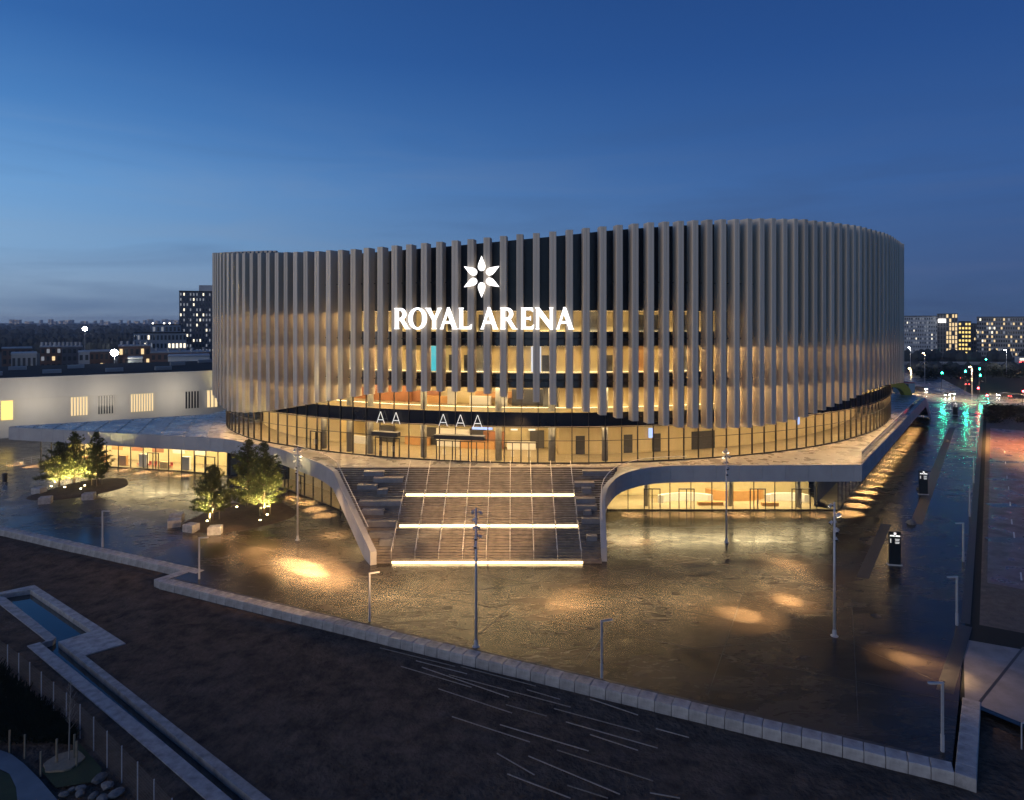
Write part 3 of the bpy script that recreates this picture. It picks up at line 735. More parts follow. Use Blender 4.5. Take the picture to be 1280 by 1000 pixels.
for x, y in ((29.6,92.6),(38.6,92.0),(18.2,92.6)): MB().tube((x,y,0.02),(x,y,ZL-0.03),0.28,n=14).build('column', M['colm'], podium, smooth=True)
for k in range(6):
    t = k/5; x, y = lerp(-76,-55,t), lerp(121.0,115.2,t)
    MB().box(x,y,0.02,1.6,0.5,rnd.choice((1.1,1.7,2.2)),R(-15)).build('shelf_unit', rnd.choice((M['oak'],M['wht'],M['ply'])), podium)
    MB().box(x+1.6,y+1.6,2.2,2.4,0.12,0.7,R(-15)).build('wall_display', rnd.choice((M['oak'],M['terra'],M['wht'])), podium)
for k in range(7):
    x = -64.5+k*1.05; y = 118.0-(x+64.5)*0.26
    mb = MB().box(x,y,0.40,0.5,0.5,0.12,R(-15)).box(x+.06,y+.24,0.52,0.5,0.08,0.45,R(-15))
    for a, b in ((-.2,-.2),(.2,-.2),(-.2,.2),(.2,.2)): mb.box(x+a,y+b,0.02,0.05,0.05,0.40)
    mb.build('cafe_chair', M['red_seat'], podium)
for x, y, r in ((-50,118.0,0.45),(-57,119.5,0.3)):
    mb = MB().lathe([(0.02,0),(r*.7,0.1),(r,0.4),(r*.8,0.75),(0.05,0.9)], x, y, 3.0, 12); mb.tube((x,y,3.9),(x,y,ZL-.03),0.02,n=5); mb.build('pendant_lamp', em('pendant_glow', (1,0.85,0.6), 5.0), podium, smooth=True)

# ------------------------------------------------------------------ arena
arena = thing('arena', 'oval concert arena wrapped in tall grey vertical fins above a glowing glass storey', 'arena', (12, 147, ZD))
LV = [('lower', 7.0, 11.6, 6.0), ('third', 13.45, 16.6, 5.0), ('second', 18.4, 21.9, 2.4), ('top', 23.7, 26.4, 2.0)]
def ring(s0, s1, off, z0, z1, name, m, parent, step=1.07, zfun=None):
    n = max(2, int((s1-s0)/step)); mb = MB(); v = []
    for i in range(n+1):
        s = lerp(s0, s1, i/n); p, _n = C(s, off); v += [(p.x, p.y, z0 if not callable(z0) else z0(s)), (p.x, p.y, z1 if not callable(z1) else z1(s))]
    mb.add(v, [(2*i, 2*i+2, 2*i+3, 2*i+1) for i in range(n)])
    return mb.build(name, m, parent)
def flat(s0, s1, o0, o1, z, name, m, parent, step=1.07):
    n = max(2, int((s1-s0)/step)); v = []
    for i in range(n+1):
        s = lerp(s0, s1, i/n); p, _a = C(s, o0); q, _a = C(s, o1); v += [(p.x,p.y,z),(q.x,q.y,z)]
    return MB().add(v, [(2*i, 2*i+1, 2*i+3, 2*i+2) for i in range(n)]).build(name, m, parent)
def solid_band(z0, z1, name, m, s0=S0, s1=S1, t=0.25):
    ring(s0, s1, 0.0, z0, z1, name, m, arena)
topw = lambda s: hv(tops, s)-0.35
WT = lambda s: table(640+FP*C(s)[0].x/C(s)[0].y, [(440,27.0),(720,26.3),(900,25.5)])
solid_band(11.6, 13.45, 'spandrel', M['spandrel']); solid_band(16.6, 18.4, 'spandrel', M['spandrel']); solid_band(21.9, 23.7, 'spandrel', M['spandrel'])
ST = s_of_px(915)                                        # the top row of windows stops here
ring(S0, ST, 0.0, 26.4, topw, 'facade_wall', M['black'], arena); ring(ST, S1, 0.0, 23.7, topw, 'facade_wall', M['black'], arena)
ring(S1, S0+LT, 0.0, 7.0, topw, 'facade_wall', M['black'], arena, step=3)
# inner face of the upper rim and the roof
ring(0, LT, -0.6, 30.0, topw, 'rim_lining', M['black'], arena, step=3)
flat(0, LT, 0.0, -0.6, 34.0, 'rim_ledge', M['black'], arena, step=3)
rp = [C(LT*i/120, -0.7)[0] for i in range(120)]
MB().add([(p.x,p.y,33.0) for p in rp], [tuple(range(120))]).build('roof', M['bitumen'], arena, tri=True)
# lit storeys
SE0, SE1 = s_of_px(385), s_of_px(702)                    # deep entrance foyer
for nm, z0, z1, dep in LV:
    a, b = S0, (ST if nm == 'top' else S1)
    wall = M['ply']
    if nm in ('lower', 'third'):
        dd = 11.0 if nm == 'lower' else 9.0
        ring(a, SE0, -dep, z0, z1, 'interior_wall', wall, arena); ring(SE1, b, -dep, z0, z1, 'interior_wall', wall, arena)
        ring(SE0, SE1, -dd, z0, z1, 'interior_wall', M['ply2'], arena)
        for s in (SE0, SE1):
            p, _a = C(s, -dep); q, _a = C(s, -dd); MB().quad((p.x,p.y,z0),(q.x,q.y,z0),(q.x,q.y,z1),(p.x,p.y,z1)).build('interior_wall', wall, arena)
        flat(a, b, 0, -dd, z1-.01, 'interior_ceiling', M['ceil'], arena); flat(a, b, -0.05, -dd, z0+(.02 if nm == 'lower' else .01), 'interior_floor', M['floor'], arena)
        flat(a, b, -0.9, -1.3, z1-.05, 'ceiling_light', M['foyer_light'], arena)
        flat(SE0, SE1, -6.0, -6.6, z1-.05, 'ceiling_light', M['foyer_light'], arena)
    else:
        ring(a, b, -dep, z0, z1, 'interior_wall', wall, arena)
        flat(a, b, 0, -dep, z1-.01, 'interior_ceiling', M['ceil'], arena); flat(a, b, 0, -dep, z0+.01, 'interior_floor', M['floor'], arena)
        flat(a, b, -1.0, -1.18, z1-.05, 'ceiling_light', M['foyer_light2'], arena)
    if nm != 'lower': flat(a, b, -dep+0.35, -dep+0.15, z0+.05, 'cove_light', M['cove'], arena)
# added glowing strips, hidden from above by dark caps, brighten deck and fin sides
def light_cap(s0, s1, z, o0, o1, w, light):
    flat(s0, s1, o0, o1, z, 'cornice', M['mullion'], arena); ring(s0, s1, o1, z-.06, z+.02, 'cornice', M['mullion'], arena)
    flat(s0, s1, (o0+o1)/2-w/2, (o0+o1)/2+w/2, z-.03, 'cornice_light', light, arena)
light_cap(S0, S1, 11.66, 0.02, 0.42, 0.2, M['cornice_light'])
light_cap(S0, S1, 16.66, 0.02, 0.34, 0.16, M['fin_light']); light_cap(S0, S1, 21.96, 0.02, 0.34, 0.16, M['fin_light']); light_cap(S0, s_of_px(450), 26.46, 0.02, 0.34, 0.16, M['fin_light'])
# glazing
PW = 2.14
np_ = int((S1-S0)/PW)
gl_lo = MB().box(0,0,0, PW-0.05, 0.03, 1).mesh('glass_pane', M['glass'])
mu_me = MB().box(0,0,0, 0.09, 0.22, 1).mesh('mullion', M['mullion'])
tr_me = MB().box(0,0,0, PW+0.01, 0.08, 0.07).mesh('transom', M['mullion'])
sr_me = MB().box(0,0,0, PW+0.01, 0.14, 0.16).mesh('base_rail', M['mullion'])
for i in range(np_):
    s = S0+(i+0.5)*PW; p, n = C(s, 0.0); a = math.atan2(n.x, -n.y); a = math.atan2(n.y, n.x)+math.pi/2
    link('glass_pane', gl_lo, arena, (p.x, p.y, 7.0), a, (1,1,4.6)); link('glass_pane', gl_lo, arena, (p.x, p.y, 13.45), a, (1,1,3.15))
    link('window', gl_lo, arena, (p.x, p.y, 18.4), a, (1,1,3.5))
    if s < ST: link('window', gl_lo, arena, (p.x, p.y, 23.7), a, (1,1,2.7))
    link('transom', tr_me, arena, (p.x+n.x*.03, p.y+n.y*.03, 9.85), a); link('base_rail', sr_me, arena, (p.x+n.x*.02, p.y+n.y*.02, 6.98), a)
    q, n2 = C(S0+i*PW, 0.05); a2 = math.atan2(n2.y, n2.x)+math.pi/2
    link('mullion', mu_me, arena, (q.x, q.y, 7.0), a2, (1,1,9.6))
    link('mullion', mu_me, arena, (q.x, q.y, 18.4), a2, (1,1,3.5 if s > ST else 8.0))
# window blinds and odd rooms: different things seen behind some panes
for i in range(np_):
    s = S0+(i+0.5)*PW; px = 640+FP*C(s)[0].x/C(s)[0].y
    for z0, z1, dep, nm in ((18.4,21.9,2.4,'second'),(23.7,26.4,2.0,'top')):
        if nm == 'top' and s > ST-2: continue
        u = rnd.random(); p, n = C(s, -dep+0.12); a = math.atan2(n.y, n.x)+math.pi/2
        if u < 0.16: MB().box(0,0,0, 1.1, 0.06, 2.2).build('interior_door', M['doorleaf'], arena, loc=(p.x,p.y,z0+.02), rz=a)
        elif u < 0.30: MB().box(0,0,0, PW*0.95, 0.05, z1-z0-.1).build('curtain', rnd.choice((M['oak'],M['colm'],M['ply2'],M['wht'])), arena, loc=(p.x,p.y,z0+.05), rz=a)
for px, m, z0, z1 in ((538,'teal',18.5,21.8),(670,'screen',18.5,21.8)):
    s = s_of_px(px); p, n = C(s, -1.2); MB().box(0,0,0,1.3,0.06,z1-z0).build('screen', M['teal'] if m == 'teal' else em('white_room', (0.95,0.93,1.0), 0.9), arena, loc=(p.x,p.y,z0), rz=math.atan2(n.y,n.x)+math.pi/2)
# foyer fittings behind the ground glass
def on_ring(px, off, name, m, w, d, z, h):
    s = s_of_px(px); p, n = C(s, off); return MB().box(0,0,0,w,d,h).build(name, m, arena, loc=(p.x,p.y,z), rz=math.atan2(n.y,n.x)+math.pi/2)
for px in (735,806,846,905,921): on_ring(px, -5.9, 'interior_door', M['doorleaf'], 1.25 if px < 850 else 2.0, 0.08, 7.03, 2.5)
for px, m in ((838,'screen'),(1044,'screen')): on_ring(px, -5.8, 'screen', M[m], 0.7, 0.06, 9.0, 1.3)
for px in (395,428,455,524,621,760,690): 
    s = s_of_px(px); p, n = C(s, -1.5); MB().tube((p.x,p.y,7.03),(p.x,p.y,16.55),0.42,n=16).build('column', M['colm'], arena, smooth=True)
for px, off, m, w, z, h in ((410,-8.5,'terra',5,13.5,1.7),(450,-8.0,'terra',6,13.5,2.2),(495,-8.6,'terra',5,13.5,1.6),(545,-6.5,'wht',1.2,13.5,2.6),(585,-7.0,'wht',3,13.5,1.2),(612,-8.4,'oak',7,14.3,0.9),(618,-6.0,'wht',1.6,13.5,2.8),(660,-7,'doorleaf',5,13.5,2.2),(520,-7.5,'oak',4,13.5,1.0),(690,-6,'colm',2,13.5,2.8),
                            (410,-7,'wht',3,7.03,1.1),(480,-9.5,'oak',4,7.03,1.2),(535,-9.8,'wht',5,7.03,2.6),(575,-9,'oak',5,7.03,1.1),(600,-9.6,'terra',3,7.03,2.4),(645,-9.2,'wht',4,7.03,1.1),(430,-10,'doorleaf',2.4,7.03,2.4),(505,-10.5,'doorleaf',3,7.03,2.5),(570,-10.6,'doorleaf',2.5,7.03,2.5),(670,-10.4,'doorleaf',2,7.03,2.5)):
    on_ring(px, off, 'foyer_fitting', M[m], w, 0.5, z, h)
for px, w in ((640,0.5),(664,0.5),(596,1.6)): on_ring(px, -3.0, 'hanging_sign', M['screen'] if px == 596 else M['win_white'], w*1.8, 0.1, 10.7, 0.30 if px == 596 else 0.18)
# entrance doors, black canopies and the letter A above each door
for px, w, n_ in ((396,2.1,2),(485,3.6,4),(576,6.4,6),(651,4.2,4)):
    s = s_of_px(px); p, n = C(s, 0.08); door_frame(arena, (p.x, p.y), math.atan2(n.y, n.x)+math.pi/2, w, 2.55, n_, 7.03, 0.10)
for px, w in ((485,3.8),(576,6.6)):
    s = s_of_px(px); p, n = C(s, 0.55); MB().box(0,0,0,w,1.0,0.55).build('door_canopy', M['black'], arena, loc=(p.x,p.y,9.95), rz=math.atan2(n.y,n.x)+math.pi/2)

# fins
FW, FDp = 0.84, 1.45
nf = int(round(LT/1.985)); fs_ = LT/nf
fin_me = MB()
w, d = FW/2, FDp
prof = [(-w,0),(-w,-d+.05),(-w+.05,-d),(-0.02,-d),(-0.02,-d+.05),(0.02,-d+.05),(0.02,-d),(w-.05,-d),(w,-d+.05),(w,0)]
fin_me = MB().prism(prof, 0, 1).mesh('fin', M['fin'])
nfin = 0
for i in range(nf):
    s = (i+0.35)*fs_; p, n = C(s, 0.87)
    f = n.dot(-p.normalized())
    if f < -0.45 and p.y > 150: continue                    # far side, never seen
    zt, zb = hv(tops, s), hv(bots, s)
    zt += rnd.uniform(-.03,.03)
    link('fin', fin_me, arena, (p.x, p.y, zb), math.atan2(n.y, n.x)+math.pi/2, (1,1,zt-zb)); nfin += 1
# brackets carrying the fins: dark rails round the facade
for z in (17.5, 22.8, 30.0): ring(S0, S1, 1.12, z-0.06, z+0.06, 'fin_rail', M['black'], arena)

# ------------------------------------------------------------------ letters and star
def shape_mesh(name, outlines, depth, m):
    cu = bpy.data.curves.new(name, 'CURVE'); cu.dimensions = '2D'; cu.fill_mode = 'BOTH'; cu.extrude = depth/2
    for pts in outlines:
        sp = cu.splines.new('POLY'); sp.points.add(len(pts)-1); sp.use_cyclic_u = True
        for q, (x, y) in zip(sp.points, pts): q.co = (x, y, 0, 1)
    o = bpy.data.objects.new(name, cu); me = bpy.data.meshes.new_from_object(o); bpy.data.objects.remove(o); bpy.data.curves.remove(cu)
    me.name = name; me.transform(Matrix.Rotation(R(90), 4, 'X'))
    me.materials.clear(); me.materials.append(m); return me
def arc(cx, cy_, rx, ry, a0, a1, n=14): return [(cx+rx*math.cos(R(lerp(a0,a1,i/n))), cy_+ry*math.sin(R(lerp(a0,a1,i/n)))) for i in range(n+1)]
glyph = {
 'R': (0.80, [[(0.0,0),(0.27,0),(0.23,0.06),(0.23,0.40),(0.32,0.40),(0.58,0.0),(0.86,0.0),(0.74,0.06),(0.50,0.45)]+arc(0.33,0.71,0.29,0.29,-50,90)+[(0.0,1.0),(0.04,0.94),(0.04,0.06)],
              [(0.23,0.53),(0.23,0.88),(0.29,0.88)]+arc(0.29,0.705,0.14,0.175,85,-85,8)]),
 'O': (0.94, [arc(0.47,0.5,0.47,0.52,0,360,36)[:-1], arc(0.47,0.5,0.26,0.42,0,360,30)[:-1]]),
 'Y': (0.80, [[(0.30,0),(0.56,0),(0.52,0.06),(0.52,0.44),(0.78,0.94),(0.83,1.0),(0.60,1.0),(0.61,0.94),(0.45,0.58),(0.27,0.94),(0.27,1.0),(-0.03,1.0),(0.04,0.94),(0.34,0.42),(0.34,0.06)]]),
 'A': (0.90, [[(0.0,0),(0.20,0),(0.18,0.06),(0.245,0.26),(0.56,0.26),(0.65,0.06),(0.62,0),(0.93,0),(0.86,0.06),(0.54,0.93),(0.50,1.02),(0.38,1.02),(0.37,0.93),(0.06,0.06)],
              [(0.295,0.38),(0.405,0.70),(0.525,0.38)]]),
 'L': (0.66, [[(0.0,0),(0.66,0),(0.69,0.24),(0.62,0.20),(0.55,0.12),(0.24,0.12),(0.24,0.94),(0.28,1.0),(0.0,1.0),(0.04,0.94),(0.04,0.06)]]),
 'E': (0.64, [[(0.0,0),(0.62,0),(0.66,0.22),(0.59,0.19),(0.52,0.12),(0.24,0.12),(0.24,0.45),(0.42,0.45),(0.50,0.39),(0.50,0.62),(0.42,0.56),(0.24,0.56),(0.24,0.88),(0.49,0.88),(0.56,0.82),(0.62,0.79),(0.59,1.0),(0.0,1.0),(0.04,0.94),(0.04,0.06)]]),
 'N': (0.86, [[(0.0,0),(0.22,0),(0.18,0.06),(0.18,0.66),(0.72,-0.02),(0.84,-0.02),(0.84,0.94),(0.88,1.0),(0.66,1.0),(0.70,0.94),(0.70,0.36),(0.20,1.0),(-0.02,1.0),(0.05,0.92),(0.05,0.06)]]),
}
gm = {k: shape_mesh('letter', v[1], 0.10, M['sign']) for k, v in glyph.items()}
petal_out = [(0,1.0),(0.05,0.88),(0.115,0.72),(0.165,0.58),(0.18,0.49),(0.165,0.40),(0.12,0.325),(0.06,0.285),(0,0.275)]
petal_out = petal_out+[(-x, y) for x, y in petal_out[-2:0:-1]]
petal = shape_mesh('petal', [petal_out], 0.05, M['sign'])
sp_, sn = C(s_of_px(602, 2.6), 2.6)
sign = thing('lettering_sign', 'glowing white capitals reading ROYAL ARENA mounted across the fins', 'sign', (sp_.x, sp_.y, 24.05))
for ch, x0, x1 in (('R',492.8,513.5),('O',510.5,533.5),('Y',532,552.5),('A',549.5,572.5),('L',573,589.8),('A',600,623.4),('R',625,648),('E',651,667.6),('N',669,692),('A',694.5,718)):
    s0, s1 = s_of_px(x0, 2.6), s_of_px(x1, 2.6); p, n = C(s0, 2.6); q, _a = C(s1, 2.6); d = q-p
    hgt = 2.68
    wd = {'R':0.86,'O':0.94,'Y':0.83,'A':0.93,'L':0.69,'E':0.66,'N':0.88}[ch]
    o = link('letter', gm[ch], sign, (p.x, p.y, 24.05), math.atan2(d.y, d.x), (d.length/wd, 1.2, hgt))
star = thing('star_emblem', 'glowing white six petalled star emblem on the fins above the lettering', 'emblem', (sp_.x, sp_.y, HC-(345.8-HZ)*sp_.y/FP))
for k in range(6):
    o = link('petal', petal, star, tuple(star.location), 0, (2.58, 2.5, 2.58))
    o.rotation_euler = (0, R(60*k), math.atan2(sn.y, sn.x)+math.pi/2)
aso = [[(0,0),(0.14,0),(0.5,0.84),(0.86,0),(1.0,0),(0.57,1.0),(0.43,1.0)]]
am = shape_mesh('letter', [[(0,0),(0.07,0),(0.18,0.27),(0.82,0.27),(0.93,0),(1.0,0),(0.535,1.0),(0.465,1.0)], [(0.21,0.335),(0.5,0.945),(0.79,0.335)]], 0.06, M['asign'])
for px in (475.7,495,554,575.5,597):
    s = s_of_px(px, 0.5); p, n = C(s, 0.5); t = Vector((-n.y, n.x)); q = p-t*0.62
    link('letter', am, arena, (q.x, q.y, 11.55), math.atan2(t.y, t.x), (1.24, 1.5, 1.55))

# ------------------------------------------------------------------ soffit downlights
sof = MB()
dl_pts = []
for k in range(20):
    t = (k+0.6)/20.5; a = Vector((44,85.8)).lerp(Vector((98,161.6)), t); nn = Vector((-0.815,0.58)); dl_pts.append((a+nn*1.7, 44000))
for k in range(9):
    dl_pts.append((Vector((15.5+k*3.4, 88.2)), 14000))
for k in range(4): dl_pts.append((Vector(G((154,180,206,229)[k], (588,590.5,592,595)[k])), 22000))
for px, py in ((365,623),(381.6,629),(393,637),(405,644.5),(336,611),(20,581),(42,583)): dl_pts.append((Vector(G(px, py)), 22000))
dlm = MB().lathe([(0.10,0),(0.13,0.0),(0.13,0.06)], n=10).mesh('downlight', M['lampspot'])
for p, e in dl_pts:
    link('downlight', dlm, podium, (p.x, p.y, ZL-0.07))
    lamp('downlight_beam', 'SPOT', (p.x, p.y, ZL-0.12), e, (1.0,0.62,0.26), podium, to=(p.x, p.y, 0), size=40, blend=0.7, radius=0.04)

# ------------------------------------------------------------------ masts with floodlights
def make_mast(px, py, h, label, aims):
    x, y = G(px, py); t = thing('floodlight_mast', label, 'light mast', (x, y, 0), 0, 'floodlight masts on the plaza')
    MB().tube((x,y,0.05),(x,y,h),0.115,0.075,10).build('pole', M['pole'], t, smooth=True)
    MB().lathe([(0.30,0),(0.30,0.04),(0.17,0.06),(0.15,0.5)], x, y, 0.0, 12).build('base_plate', M['pole'], t)
    k = 0
    for lv in range(5):
        for sd in (-1, 1):
            if lv == 4 and sd == 1: continue
            z = h-0.35-lv*0.62; ang = sd*R(60+25*((lv*7) % 3))+R(-90)+(R(20)*lv)
            if k < len(aims): ang = math.atan2(aims[k][0][1]-y, aims[k][0][0]-x)+sd*0.5
            hx, hy = x+0.34*math.cos(ang), y+0.34*math.sin(ang)
            lit = k < len(aims)
            tgt = Vector((*aims[k][0], 0)) if lit else Vector((x+3*math.cos(ang), y+3*math.sin(ang), z-2.2))
            hp = Vector((hx, hy, z)); dr = (tgt-hp).normalized()
            mb = MB().tube((x,y,z+.02),(hx,hy,z+.02),0.03,n=6); mb.build('bracket', M['dark'], t)
            fl = MB().tube(hp-dr*0.15, hp+dr*0.14, 0.09, 0.14, 12).build('floodlight', M['pole'], t, smooth=False)
            ln = MB().tube(hp+dr*0.141, hp+dr*0.155, 0.12, 0.12, 12).build('lens', M['lampspot'] if lit else M['win_dark'], fl)
            if lit:
                d2 = (tgt-hp).length_squared; lamp('floodlight_beam', 'SPOT', tuple(hp+dr*0.25), aims[k][1]*12.57*d2/max(.25, abs(dr.z)) if tgt.z < 1 else aims[k][1], (1.0,0.60,0.26), t, to=tgt, size=aims[k][2], blend=1.0, radius=0.15)
                if tgt.z < 1 and aims[k][2] < 40: lamp('floodlight_beam', 'SPOT', tuple(hp+dr*0.25), 0.22*aims[k][1]*12.57*d2/max(.25, abs(dr.z)), (1.0,0.58,0.24), t, to=tgt, size=aims[k][2]*2.3, blend=1.0, radius=0.15)
            k += 1
    return t
make_mast(595,808,10.65,'slim floodlight mast in front of the middle of the wide stairs',[(G(715,750),30,20),(G(540,722),6,22),(G(383,711),230,8),(G(610,640),0.7,44),(G(385,714),11,22)])
make_mast(1043,795,10.65,'slim floodlight mast on open wet paving nearest the right totem',[(G(925,768),66,18),(G(985,750),58,15),(G(1132,824),30,15),(G(1165,838),9,24)])
make_mast(908,678,10.65,'slim floodlight mast before the long right glass front under the deck',[(G(985,705),32,18),(G(790,676),24,18),(G(845,700),3,20)])
make_mast(372,675,10.65,'slim floodlight mast beside the mulch bed left of the stairs',[(G(325,687),26,22),(G(417,670),26,22),(G(265,674),14,22),(G(425,690),10,24)])

# small post lights with a short arm, unlit
def make_post():
    t = thing('post_light', 'x', 'post light', (0,0,0), 0, 'angled post lights round the plaza edge')
    MB().box(0,0,0.02,0.15,0.15,1.0).build('base', M['pole'], t); MB().box(0,0,1.02,0.12,0.12,2.95).build('post', M['pole'], t)
    a = MB().box(0.38,0,3.97,0.90,0.14,0.09).build('arm', M['pole'], t); MB().box(0.55,0,3.95,0.4,0.10,0.018).build('lamp_lens', M['win_pale'], a)
    return t
pl0 = make_post(); first = True
for px, py, a, lab in ((128,684,0,'grey post light on the blue wet paving by the left block wall'),(249,724,10,'grey post light at the jog in the block wall'),(462,777,25,'grey post light below the left foot of the stairs'),(752,848,20,'grey post light by the block wall halfway between the masts'),(1178,940,180,'grey post light in the inner corner of the block wall'),(1196,782,185,'grey post light at the near end of the plain plaza edge'),(1204,702,185,'grey post light beside the second brick parking bay'),(1212,646,190,'grey post light third along the far right plaza edge'),(1217,604,190,'grey post light fourth along the far right plaza edge'),(1221,573,190,'grey post light farthest along the right plaza edge')):
    x, y = G(px, py)
    if first: o = pl0; o.location = (x,y,0); o.rotation_euler = (0,0,R(a)); o['label'] = lab; first = False
    else: copy_tree(pl0, (x,y,0), R(a), lab)

# totems
def make_totem():
    t = thing('information_totem', 'x', 'totem', (0,0,0), 0, 'black information totems')
    MB().box(0,0,0.0,1.35,0.55,0.10).build('base_plate', M['rail'], t)
    MB().box(0,0,0.10,1.12,0.32,3.35).build('body', pm('totem_black', (0.004,0.004,0.005), (0.006,0.006,0.007), 1, 0.35), t)
    for k in range(6):
        o = link('petal', petal, t, (0,-0.19,3.26), 0, (0.16,0.4,0.16)); o.rotation_euler = (0,R(60*k),0)
    x = -0.46
    for ch in 'ROYAL ARENA':
        if ch == ' ': x += 0.05; continue
        wd = glyph[ch][0]*0.11; link('letter', gm[ch], t, (x,-0.175,2.96), 0, (0.105,0.25,0.13)); x += wd
    mb = MB()
    for r in range(4):
        x = -0.05+0.03*r
        mb.box(0.22,-0.170,2.66-0.12*r-(0.05 if r > 1 else 0),0.42-0.06*(r % 2),0.012,0.05)
    for r in range(3): mb.box(-0.40,-0.170,2.60-0.14*r,0.10,0.012,0.10)
    mb.build('printed_text', em('totem_text', (1,1,1), 0.9), t)
    return t
tt = make_totem(); tt.location = (*G(1118,706), 0); tt.rotation_euler = (0,0,R(-12)); tt['label'] = 'black information totem with lit white heading nearest the right floodlight mast'
copy_tree(tt, (*G(1154,618), 0), R(-14), 'black information totem halfway down the right edge of the podium')
copy_tree(tt, (*G(1194,519), 0), R(-14), 'black information totem at the far street end of the plaza')

# ------------------------------------------------------------------ tree beds
def pine_mesh(h, r, seed):
    q = random.Random(seed); mb = MB(); br = MB()
    lv = 17
    for i in range(lv):
        t = i/(lv-1); z = h*(0.15+0.83*t); L = r*(1-t)**0.75*(0.75+0.5*q.random())+0.25
        nb = 7 if t < 0.7 else 5
        for k in range(nb):
            if q.random() < 0.10: continue
            a = q.uniform(0, 2*math.pi); up = 0.15+0.55*t+q.uniform(-.1,.25); l = L*q.uniform(0.6,1.12)
            d = Vector((math.cos(a), math.sin(a), up)).normalized(); b0 = Vector((0,0,z)); b1 = b0+d*l
            br.tube(b0, b1, 0.035, 0.012, 4, False)
            nt = max(4, int(l*7.5))
            for j in range(nt):
                u = 0.25+0.75*(j+q.random())/nt; c = b0+d*(l*u)+Vector((q.gauss(0,.14),q.gauss(0,.14),q.gauss(0,.10)))
                for _ in range(11):
                    e = Vector((q.gauss(0,1),q.gauss(0,1),q.gauss(0.45,.8))).normalized(); sd = e.orthogonal().normalized(); sd.rotate(Matrix.Rotation(q.uniform(0,6.28), 3, e))
                    ln = q.uniform(.16,.34); wd = 0.035
                    p0 = c+e*0.02; mb.add([p0-sd*wd, p0+sd*wd, p0+sd*wd*.4+e*ln, p0-sd*wd*.4+e*ln], [(0,1,2,3)])
    return mb.mesh('crown', M['needle']), br
def make_pine(loc, h, r, seed, label, group):
    t = thing('pine_tree', label, 'tree', loc, rnd.uniform(0,6), group)
    cr, br = pine_mesh(h, r, seed)
    c = link('crown', cr, None); c.parent = t
    br.tube((0,0,-0.1),(0.05,0.03,h*0.5),0.13,0.08,8); br.tube((0.05,0.03,h*0.5),(0,0,h*0.97),0.08,0.02,8)
    k = br.build('trunk', M['trunk'], None); k.parent = t
    mb = MB()
    for a in (0, 2.09, 4.19):
        mb.tube((0.75*math.cos(a),0.75*math.sin(a),-0.2),(0.75*math.cos(a),0.75*math.sin(a),1.05),0.05,n=6)
    P = [(0.75*math.cos(a),0.75*math.sin(a),1.0) for a in (0,2.09,4.19,0)]
    for a, b in zip(P, P[1:]): mb.tube(a, b, 0.045, n=5)
    s = mb.build('stake_frame', M['timber'], None); s.parent = t
    return t
def mound(cx, cy_, rx, ry, h, name, rot=0):
    n, m_ = 40, 8; v = [(cx, cy_, h)]; f = []; q = random.Random(int(cx*10))
    wob = [1+0.06*math.sin(3*i/n*6.283+1)+0.03*math.sin(5*i/n*6.283) for i in range(n)]
    for j in range(1, m_+1):
        u = j/m_
        for i in range(n):
            a = 2*math.pi*i/n; X, Y = rx*u*wob[i]*math.cos(a), ry*u*wob[i]*math.sin(a)
            v.append((cx+X*math.cos(rot)-Y*math.sin(rot), cy_+X*math.sin(rot)+Y*math.cos(rot), h*(1-u*u)+(0.10 if j < m_ else -0.02)+(q.uniform(-.03,.03) if j < m_ else 0)))
    for i in range(n): f.append((0, 1+i, 1+(i+1) % n))
    for j in range(m_-1):
        for i in range(n): f.append((1+j*n+i, 1+(j+1)*n+i, 1+(j+1)*n+(i+1) % n, 1+j*n+(i+1) % n))
    return MB().add(v, f).build(name, M['mulch'], smooth=True, kind='structure')
c1 = G(302,645); mound(c1[0], c1[1], 6.2, 7.4, 0.25, 'mulch_bed', R(-20))
c2 = G(104,611); mound(c2[0], c2[1], 5.0, 7.2, 0.22, 'mulch_bed', R(-20))
GR, GL = 'pines on the bed left of the stairs', 'pines on the bed by the shop windows'
for px, py, h, r, sd, lab, g in ((266,653,6.6,3.0,1,'smaller uplit pine behind the row of white concrete blocks',GR),(310,634,8.6,3.3,2,'tall uplit pine at the back of the right mulch bed',GR),(330,646,9.0,3.6,3,'tallest uplit pine at the right of the right mulch bed',GR),
                             (74,610,6.4,3.1,4,'dark bushy pine at the left end of the left mulch bed',GL),(93,606,7.6,3.0,5,'uplit pine between two others on the left mulch bed',GL),(121,609,7.8,2.3,6,'narrow upright pine before the lit shop windows',GL)):
    x, y = G(px, py); make_pine((x,y,0.35), h, r, sd, lab, g)
def make_uplight():
    t = thing('ground_uplight', 'x', 'uplight', (0,0,0), 0, 'ground uplights at the trees')
    MB().lathe([(0.10,0),(0.10,0.14),(0.13,0.16),(0.13,0.24)], n=10).build('housing', M['dark'], t); MB().lathe([(0.02,0.241),(0.12,0.241),(0.10,0.27),(0.02,0.28)], n=10).build('lens', em('uplight_lens', (1,0.80,0.45), 45), t)
    return t
u0 = make_uplight()
